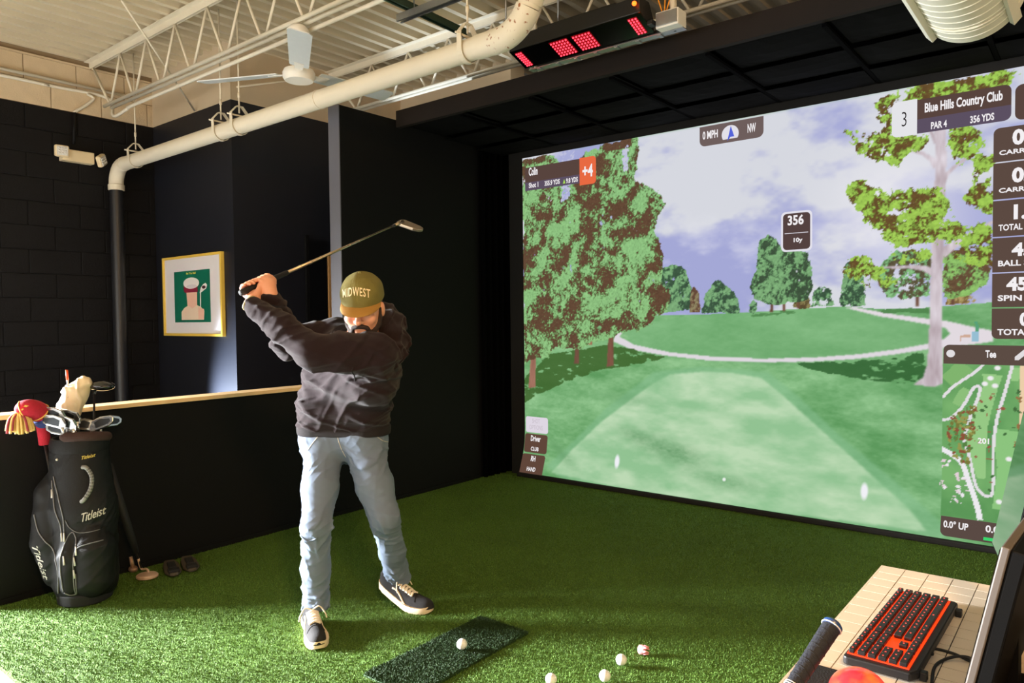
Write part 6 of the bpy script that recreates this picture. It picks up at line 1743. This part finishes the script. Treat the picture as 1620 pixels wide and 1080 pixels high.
# ------------------------------------------------------------------ mat, balls, tee marker
hm = thing('hitting_strip', 'dark green strip of turf matting under the teed ball', 'mat', (2.065, -2.83, 0))
mk('backing', box(1.93, 2.2, -3.165, -2.495, 0.0, 0.010), M['turf_dark'], hm)
_v, _q = fibres(22000, 1.928, 2.202, -3.167, -2.493, 0.009, 0.008, 0.0028, 9)
big_mesh('strip_pile', _v, _q, M['turf_dark'], hm, 'stuff')
def dimples(m):
    nt = m.node_tree; b = nt.nodes['Principled BSDF']; tc = nt.nodes.new('ShaderNodeTexCoord')
    v = nt.nodes.new('ShaderNodeTexVoronoi'); v.inputs['Scale'].default_value = 260
    bp = nt.nodes.new('ShaderNodeBump'); bp.inputs['Strength'].default_value = 0.35; bp.inputs['Distance'].default_value = 0.001
    nt.links.new(tc.outputs['Object'], v.inputs['Vector']); nt.links.new(v.outputs['Distance'], bp.inputs['Height']); nt.links.new(bp.outputs[0], b.inputs['Normal'])
M['ball'] = mat('white_ball_cover', (240, 238, 236), 0.3, coat=0.3); dimples(M['ball'])
def ball(p, z, label, group=None):
    c = A(p[0], p[1], z + 0.02135)
    o = thing('golf_ball', label, 'golf ball', (p[0], p[1], z), group)
    b = mk('ball', sphere(c, 0.02135, 32, 20), M['ball'], o, smooth=True)
    up = unit(A(0.25, -0.45, 0.85)); x, y, _ = frame_of(up)
    mk('ball_stripe', tube([c + 0.02125 * unit(up * 0.9 + x * t + y * 0.05) for t in np.linspace(-0.35, 0.35, 8)], 0.0006, 5), mat('ball_print', (170, 150, 156), 0.5), o, smooth=True)
ball((2.0975, -2.7986, 0.012), 0.018, 'white golf ball sitting on the dark green strip')
ball((2.662, -2.507, 0.0), 0.008, 'white golf ball on the turf beside the pink tee')
ball((2.6789, -2.6539, 0.0), 0.008, 'white golf ball on the turf between two other loose balls')
ball((2.5374, -2.7954, 0.0), 0.008, 'loose white golf ball on the turf closest to the dark green strip')
tp = A(*(2.6811, -2.3725, 0.0))
tm = thing('pink_tee', 'small pink plastic crown-shaped tee lying on the turf', 'tee', tuple(tp))
td = unit(CAMR * 0.9 - CAMF * 0.35); tn = unit(np.cross(td, UP))
mk('tee_body', lathe([(0.008, 0.0), (0.016, 0.004), (0.019, 0.012), (0.017, 0.026)], tp + UP * 0.024 - td * 0.02, td, 18), mat('pink_plastic', (240, 160, 164), 0.4), tm, smooth=True, autosmooth=45)
for k in range(6):
    a = k * math.pi / 3; x, y, _ = frame_of(td)
    c = tp + UP * 0.024 + td * 0.012 + 0.013 * (math.cos(a) * x + math.sin(a) * y)
    mk('tee_prong', tube([c - td * 0.008, c + td * 0.012], [0.006, 0.002], 6), mat('pink_prong', (238, 150, 158), 0.4), tm, smooth=True)

# ------------------------------------------------------------------ desk
TZ = 0.70; TX0, TX1, TY1, TY0 = 3.655, 4.6, -2.872, -3.765
tb = thing('desk', 'white tile-topped desk standing on the turf', 'desk', ((TX0 + TX1) / 2, (TY0 + TY1) / 2, 0))
M['tile'] = mat('ivory_laminate_tile', (228, 212, 192), 0.55, var=0.03)
M['grout'] = mat('dark_grout', (52, 44, 40), 0.8)
mk('desk_slab', box(TX0, TX1, TY0, TY1, TZ - 0.03, TZ - 0.0022), M['grout'], tb)
TS_ = 0.0525
ref = None
nx = int((TX1 - TX0) / TS_); ny = int((TY1 - TY0) / TS_)
cnt = 0
small = []
for i in range(nx):
    for j in range(ny):
        xa = TX0 + i * TS_; yb = TY1 - j * TS_
        c = (xa + TS_ / 2, yb - TS_ / 2, TZ - 0.0022)
        if i < 9 and cnt < 270:
            cnt += 1
            if ref is None: ref = mk('tile', box(c[0] - TS_ / 2 + 0.001, c[0] + TS_ / 2 - 0.001, c[1] - TS_ / 2 + 0.001, c[1] + TS_ / 2 - 0.001, TZ - 0.0045, TZ), M['tile'], tb)
            else: inst(ref, (c[0], c[1], TZ - 0.00225), tb)
        else:
            small.append(box(c[0] - TS_ / 2 + 0.001, c[0] + TS_ / 2 - 0.001, c[1] - TS_ / 2 + 0.001, c[1] + TS_ / 2 - 0.001, TZ - 0.0045, TZ))
mk('tile_field', join(*small), M['tile'], tb, kind='stuff')
mk('desk_edge', join(box(TX0 - 0.004, TX0 - 0.0002, TY0, TY1, TZ - 0.03, TZ - 0.0005), box(TX0 - 0.004, TX1, TY1 + 0.0002, TY1 + 0.004, TZ - 0.03, TZ - 0.0005)), M['tile'], tb)
for x, y in ((TX0 + 0.08, TY0 + 0.06), (TX1 - 0.08, TY0 + 0.06), (TX0 + 0.12, TY1 - 0.25), (TX1 - 0.08, TY1 - 0.25)):
    mk('leg', box(x - 0.02, x + 0.02, y - 0.02, y + 0.02, 0.0, TZ - 0.03), M['grip'], tb, bevel=0.003)

# keyboard
KT = 0.024
kc = [A(*q) for q in [(3.7249, -3.5023, 0.715), (3.7337, -3.0977, 0.715), (3.8391, -3.0869, 0.715), (3.8317, -3.4929, 0.715)]]
kL = (np.linalg.norm(kc[1] - kc[0]) + np.linalg.norm(kc[2] - kc[3])) / 2; kW = np.linalg.norm(kc[2] - kc[1])
ky = unit((kc[1] - kc[0]) + (kc[2] - kc[3])); ky[2] = 0; ky = unit(ky); kx_ = A(ky[1], -ky[0], 0)
ko = (kc[0] + kc[1] + kc[2] + kc[3]) / 4 - ky * kL / 2 - kx_ * kW / 2; ko[2] = TZ
kb = thing('keyboard', 'black gaming keyboard with glowing red backlight on the desk', 'keyboard', tuple(ko + ky * kL / 2 + kx_ * kW / 2))
def KP(a, b, z): return ko + ky * a * kL + kx_ * b * kW + UP * z
M['kb_black'] = mat('black_keyboard_plastic', (24, 23, 24), 0.5)
M['kb_key'] = mat('black_keycap', (30, 27, 27), 0.45)
M['kb_glow'] = mat('red_backlight_plate', (220, 40, 10), 0.5, emit=(255, 56, 12), estr=1.6)
mk('case', prism([(-0.015 * kL, -0.03 * kW), (1.0 * kL, -0.03 * kW), (1.012 * kL, 0.05 * kW), (1.012 * kL, 1.06 * kW), (0.99 * kL, 1.12 * kW), (0.03 * kL, 1.12 * kW), (-0.02 * kL, 1.03 * kW), (-0.025 * kL, 0.03 * kW)], ko + UP * 0.004, ky, kx_, UP, KT - 0.008), M['kb_black'], kb, bevel=0.003)
mk('backlight_plate', prism([(0.012 * kL, 0.01 * kW), (0.985 * kL, 0.01 * kW), (0.985 * kL, 0.985 * kW), (0.012 * kL, 0.985 * kW)], ko + UP * (KT - 0.0045), ky, kx_, UP, 0.002), M['kb_glow'], kb)
# six rows running along the length; a function row, letters, wide keys, number pad at the near end
legend = []
kref = {}
rows_w = [[0.9] * 4 + [0.25] + [1.0] * 15, None]
def keys_row(b0, b1, spec, a_start):
    a = a_start
    for w in spec:
        if w < 0: a += -w; continue
        key = (round(w, 4), round(b1 - b0, 4))
        ca, cb = a + w / 2, (b0 + b1) / 2
        cpos = KP(ca, cb, KT + 0.0015)
        if key not in kref:
            kref[key] = mk('keycap', obox(cpos, ky, kx_, UP, w * kL / 2 - 0.0007, (b1 - b0) * kW / 2 - 0.0013, 0.004), M['kb_key'], kb, bevel=0.0012)
        else: inst(kref[key], cpos, kb)
        legend.append(obox(KP(ca, cb, KT + 0.0058) , ky, kx_, UP, 0.0014, 0.0014, 0.0003))
        a += w
g_ = -0.25
NP = [1, 1, 1, g_]; NV = [1, 1, 1, g_]
def fill_row(b0, b1, spec, a0=0.015, a1=0.985):
    tot = sum(abs(w) for w in spec); sc = (a1 - a0) / tot
    keys_row(b0, b1, [w * sc for w in spec], a0)
fill_row(0.02, 0.135, [1, 1, 1, g_] + [1, 1, 1, g_] + [1] * 4 + [g_] + [1] * 4 + [g_] + [1] * 4 + [g_, 1])
fill_row(0.16, 0.315, NP + NV + [2] + [1] * 13)
fill_row(0.325, 0.48, NP + NV + [1.5] + [1] * 12 + [1.5])
fill_row(0.49, 0.645, NP + [-3, g_] + [2.25] + [1] * 11 + [1.75])
fill_row(0.655, 0.81, NP + [-1, 1, -1, g_] + [2.75] + [1] * 10 + [2.25])
fill_row(0.82, 0.965, [2, 1, g_] + NV + [1.25] * 4 + [6.25] + [1.25] * 3)
mk('key_legends', join(*legend), mat('red_key_legends', (230, 80, 70), 0.5, emit=(220, 60, 50), estr=0.3), kb, kind='stuff')
for a, b in ((0.93, 1.17), (0.06, 1.17)):
    mk('tilt_foot', obox(KP(a, b, 0.008), ky, kx_, UP, 0.008, 0.006, 0.008), M['kb_black'], kb, bevel=0.002)
for a, b in ((0.93, 0.1), (0.06, 0.1)):
    mk('rubber_foot', obox(KP(a, b, 0.002), ky, kx_, UP, 0.010, 0.006, 0.002), M['kb_black'], kb)
M['cable'] = mat('black_cable', (16, 16, 17), 0.5)
def cable(name, label, pts): return tag(mk(name, tube(smooth_path(pts, 8), 0.0028, 8), M['cable'], None, smooth=True), label, 'cable')
c1 = [KP(0.30, 1.13, 0.010), A(*(3.8437, -3.3323, 0.703)), A(*(3.8775, -3.3331, 0.703)), A(*(3.9157, -3.3549, 0.703)), A(*(3.9496, -3.3532, 0.703))]
for c in c1[1:]: c[2] = TZ + 0.003
cable('keyboard_cable', 'thin black cable running straight from the keyboard across the desk', c1)
c2 = [A(*q) for q in [(3.8645, -3.4885, 0.703), (3.8573, -3.4184, 0.703), (3.865, -3.3751, 0.703), (3.8858, -3.3559, 0.703), (3.9083, -3.3512, 0.703), (3.9329, -3.3781, 0.703)]]
for i, c in enumerate(c2): c[2] = TZ + 0.003 + (0.006 if i in (3, 4) else 0)
cable('mouse_cable', 'black cable looping round the near corner of the keyboard', c2)

# black mouse pad, red lit mouse
mp = A(*(3.7384, -3.5785, 0.7))
tag(mk('mouse_pad', prism([(-0.11, -0.02), (0.03, -0.02), (0.03, 0.16), (-0.11, 0.16)], A(*(3.6892, -3.534, 0.7)) + A(0.0, 0, 0.0005) - A(0.0, 0.03, 0), A(0, 1, 0), A(1, 0, 0), UP, 0.003), M['grip'], None, bevel=0.001), 'black mouse pad at the near end of the keyboard', 'mouse pad')
mc = A(*(3.7768, -3.6182, 0.715))
mo = thing('computer_mouse', 'domed mouse glowing red and orange on the black pad', 'mouse', (mc[0], mc[1], TZ + 0.004))
mf_ = Field(0.01)
mcc = A(mc[0], mc[1], TZ + 0.012)
mf_.ell(mcc, (0.047, 0.052, 0.040), np.stack([kx_, ky, UP])); mf_.cut(A(0, 0, TZ + 0.0045), -UP)
def mouse_glow():
    m = mat('red_lit_shell', (232, 50, 50), 0.18, coat=0.6, emit=(255, 60, 50), estr=0.9)
    nt = m.node_tree; b = nt.nodes['Principled BSDF']; tc = nt.nodes.new('ShaderNodeTexCoord'); n = nt.nodes.new('ShaderNodeTexNoise'); n.inputs['Scale'].default_value = 26
    r = nt.nodes.new('ShaderNodeValToRGB'); r.color_ramp.elements[0].position = 0.38; r.color_ramp.elements[0].color = tuple(lin((225, 30, 60))) + (1,); r.color_ramp.elements[1].position = 0.62; r.color_ramp.elements[1].color = tuple(lin((255, 140, 50))) + (1,)
    nt.links.new(tc.outputs['Object'], n.inputs['Vector']); nt.links.new(n.outputs['Fac'], r.inputs[0]); nt.links.new(r.outputs[0], b.inputs['Emission Color'])
    return m
field_obj('mouse_shell', mf_, 0.002, mouse_glow(), mo)
mk('mouse_trim', tube([mcc + kx_ * 0.0475 * math.cos(a) + ky * 0.0525 * math.sin(a) + UP * (0.004) for a in np.linspace(-1.2, 1.5, 20)], 0.003, 8), M['chrome'], mo, smooth=True)

# club leaning on the desk edge: only its grip end is in view
g1 = A(*(3.733, -3.6103, 0.8141)); g0 = A(*(3.6965, -3.7333, 0.7305))
gd = unit(g1 - g0)
lg = thing('leaning_club', 'golf club leaning on the desk edge, black grip with blue end cap', 'golf club', tuple(g1 - gd * (g1[2] / gd[2])))
mk('grip', tube([g0, g0 + (g1 - g0) * 0.4, g1 - gd * 0.006], [0.0128, 0.0138, 0.0156], 18), mat('navy_black_wrap_grip', (26, 29, 40), 0.75, bump=0.5, bscale=240), lg, smooth=True, autosmooth=50)
for k in range(8):
    t = 0.12 + k * 0.105
    c = g0 + (g1 - g0) * t; x, y, _ = frame_of(unit(gd + CAMR * 0.25))
    mk('grip_groove', tube([c + (0.0130 + 0.0024 * t) * (math.cos(a) * x + math.sin(a) * y) for a in np.linspace(0, 2 * math.pi, 19)[:-1]], 0.0009, 5, closed=True), M['grip'], lg, smooth=True)
mk('end_cap', lathe([(0.0156, -0.006), (0.0168, -0.003), (0.0168, 0.002), (0.013, 0.006)], g1, gd, 24), mat('blue_end_cap', (34, 66, 120), 0.35, coat=0.4), lg, smooth=True, autosmooth=40)
mk('cap_rim', tube([g1 + 0.0168 * (math.cos(a) * frame_of(gd)[0] + math.sin(a) * frame_of(gd)[1]) - gd * 0.004 for a in np.linspace(0, 2 * math.pi, 25)[:-1]], 0.0011, 6, closed=True), M['white'], lg, smooth=True)
for k in range(3):
    c = g0 + gd * (0.012 + 0.004 * k)
    mk('grip_ring', tube([c + 0.0136 * (math.cos(a) * frame_of(gd)[0] + math.sin(a) * frame_of(gd)[1]) for a in np.linspace(0, 2 * math.pi, 25)[:-1]], 0.0009, 6, closed=True), M['white'], lg, smooth=True)
ft_ = g1 - gd * ((g1[2] - 0.012) / gd[2])
mk('shaft', tube([ft_, g0], [0.0045, 0.007], 10), M['shaft'], lg, smooth=True)
mk('club_head', obox(ft_ + A(-0.02, 0, -0.012), (0, 1, 0), (1, 0, 0), UP, 0.045, 0.018, 0.012), M['chrome'], lg, bevel=0.006)

# monitors at the right of the desk, seen from the side
M['silver'] = mat('silver_bezel', (118, 111, 107), 0.45, metal=0.5)
M['mon_back'] = mat('black_monitor_back', (5, 5, 6), 0.6, spec=0.15)
M['mon_glass'] = mat('glossy_black_glass', (6, 8, 8), 0.03, spec=0.9, coat=1.0)
e0 = A(*(3.9532, -3.7254, 0.8279)); e1 = A(*(3.9935, -3.7253, 1.0265))
up1 = unit(e1 - e0)
eb = e1 - up1 * ((e1[2] - (TZ + 0.012)) / up1[2])
along = unit((math.sin(math.radians(3.5)), math.cos(math.radians(3.5)), 0)); up1 = unit(up1 - along * (up1 @ along)); eb = e1 - up1 * ((e1[2] - (TZ + 0.012)) / up1[2]); nrm = unit(np.cross(along, up1))
if nrm[0] < 0: nrm = -nrm
m1 = thing('monitor', 'silver edged monitor on the desk with its black back to the operator', 'monitor', (float(e0[0]), float(e0[1]) + 0.25, TZ))
ph = np.linalg.norm(e1 - eb)
mk('back_shell', obox((eb + e1) / 2 + along * 0.27 + nrm * 0.012, along, up1, nrm, 0.268, ph / 2 - 0.001, 0.010), M['mon_back'], m1, bevel=0.003)
mk('silver_frame', obox((eb + e1) / 2 + along * 0.27 - nrm * 0.004, along, up1, nrm, 0.27, ph / 2, 0.0055), M['silver'], m1, bevel=0.002)
mk('display', obox((eb + e1) / 2 + along * 0.27 - nrm * 0.0105, along, up1, nrm, 0.262, ph / 2 - 0.008, 0.0008), M['mon_glass'], m1)
mk('stand_neck', box(e0[0] - 0.005, e0[0] + 0.035, e0[1] + 0.24, e0[1] + 0.30, TZ + 0.004, TZ + 0.12), M['mon_back'], m1)
mk('stand_foot', box(e0[0] - 0.03, e0[0] + 0.11, e0[1] + 0.17, e0[1] + 0.37, TZ, TZ + 0.008), M['mon_back'], m1, bevel=0.002)
b0_ = A(*(3.9156, -3.0241, 0.8411)); b1_ = A(*(3.9612, -3.014, 1.0926))
up2 = unit(b1_ - b0_); al2 = unit((0.2, -0.98, 0)); up2 = unit(up2 - al2 * (up2 @ al2)); nr2 = unit(np.cross(al2, up2))
if nr2[0] > 0: nr2 = -nr2
m2 = thing('touch_display', 'tilted glossy touch display whose glass mirrors the projection screen', 'monitor', (float(b0_[0]) + 0.06, float(b0_[1]) - 0.15, TZ))
hh2 = 0.30; ll2 = 0.24
cc2 = b0_ + up2 * hh2 / 2 + al2 * ll2 / 2
mk('glass', obox(cc2 + nr2 * 0.0105, al2, up2, nr2, ll2 / 2 - 0.004, hh2 / 2 - 0.004, 0.0008), M['mon_glass'], m2)
mk('bezel', obox(cc2 + nr2 * 0.002, al2, up2, nr2, ll2 / 2, hh2 / 2, 0.0085), M['mon_back'], m2, bevel=0.001)
mk('rear_plate', obox(cc2 - nr2 * 0.009, al2, up2, nr2, ll2 / 2 + 0.004, hh2 / 2 + 0.004, 0.003), mat('clear_green_acrylic', (70, 110, 84), 0.15, coat=0.5), m2, bevel=0.001)
mk('stand_neck', tube([cc2 - up2 * 0.05 - nr2 * 0.014, A(cc2[0] + 0.03, cc2[1], TZ + 0.006)], 0.012, 12), M['mon_back'], m2, smooth=True)
mk('stand_foot', box(cc2[0] - 0.01, cc2[0] + 0.09, cc2[1] - 0.06, cc2[1] + 0.06, TZ, TZ + 0.008), M['mon_back'], m2, bevel=0.002)

# black computer case standing beside the monitor
pcx = float(e0[0]) + 0.125
pcs = thing('computer_case', 'black computer case standing on the desk behind the silver edged monitor', 'computer', (pcx + 0.1, float(e0[1]) + 0.28, TZ))
mk('case_body', box(pcx, pcx + 0.2, e0[1] + 0.02, e0[1] + 0.42, TZ + 0.006, TZ + 0.22), M['mon_back'], pcs, bevel=0.004)
mk('case_front', box(pcx + 0.004, pcx + 0.196, e0[1] + 0.012, e0[1] + 0.0195, TZ + 0.012, TZ + 0.214), M['mon_back'], pcs, bevel=0.002)
for yy in (0.04, 0.36):
    mk('case_foot', box(pcx + 0.02, pcx + 0.18, e0[1] + yy, e0[1] + yy + 0.03, TZ, TZ + 0.006), M['grip'], pcs)
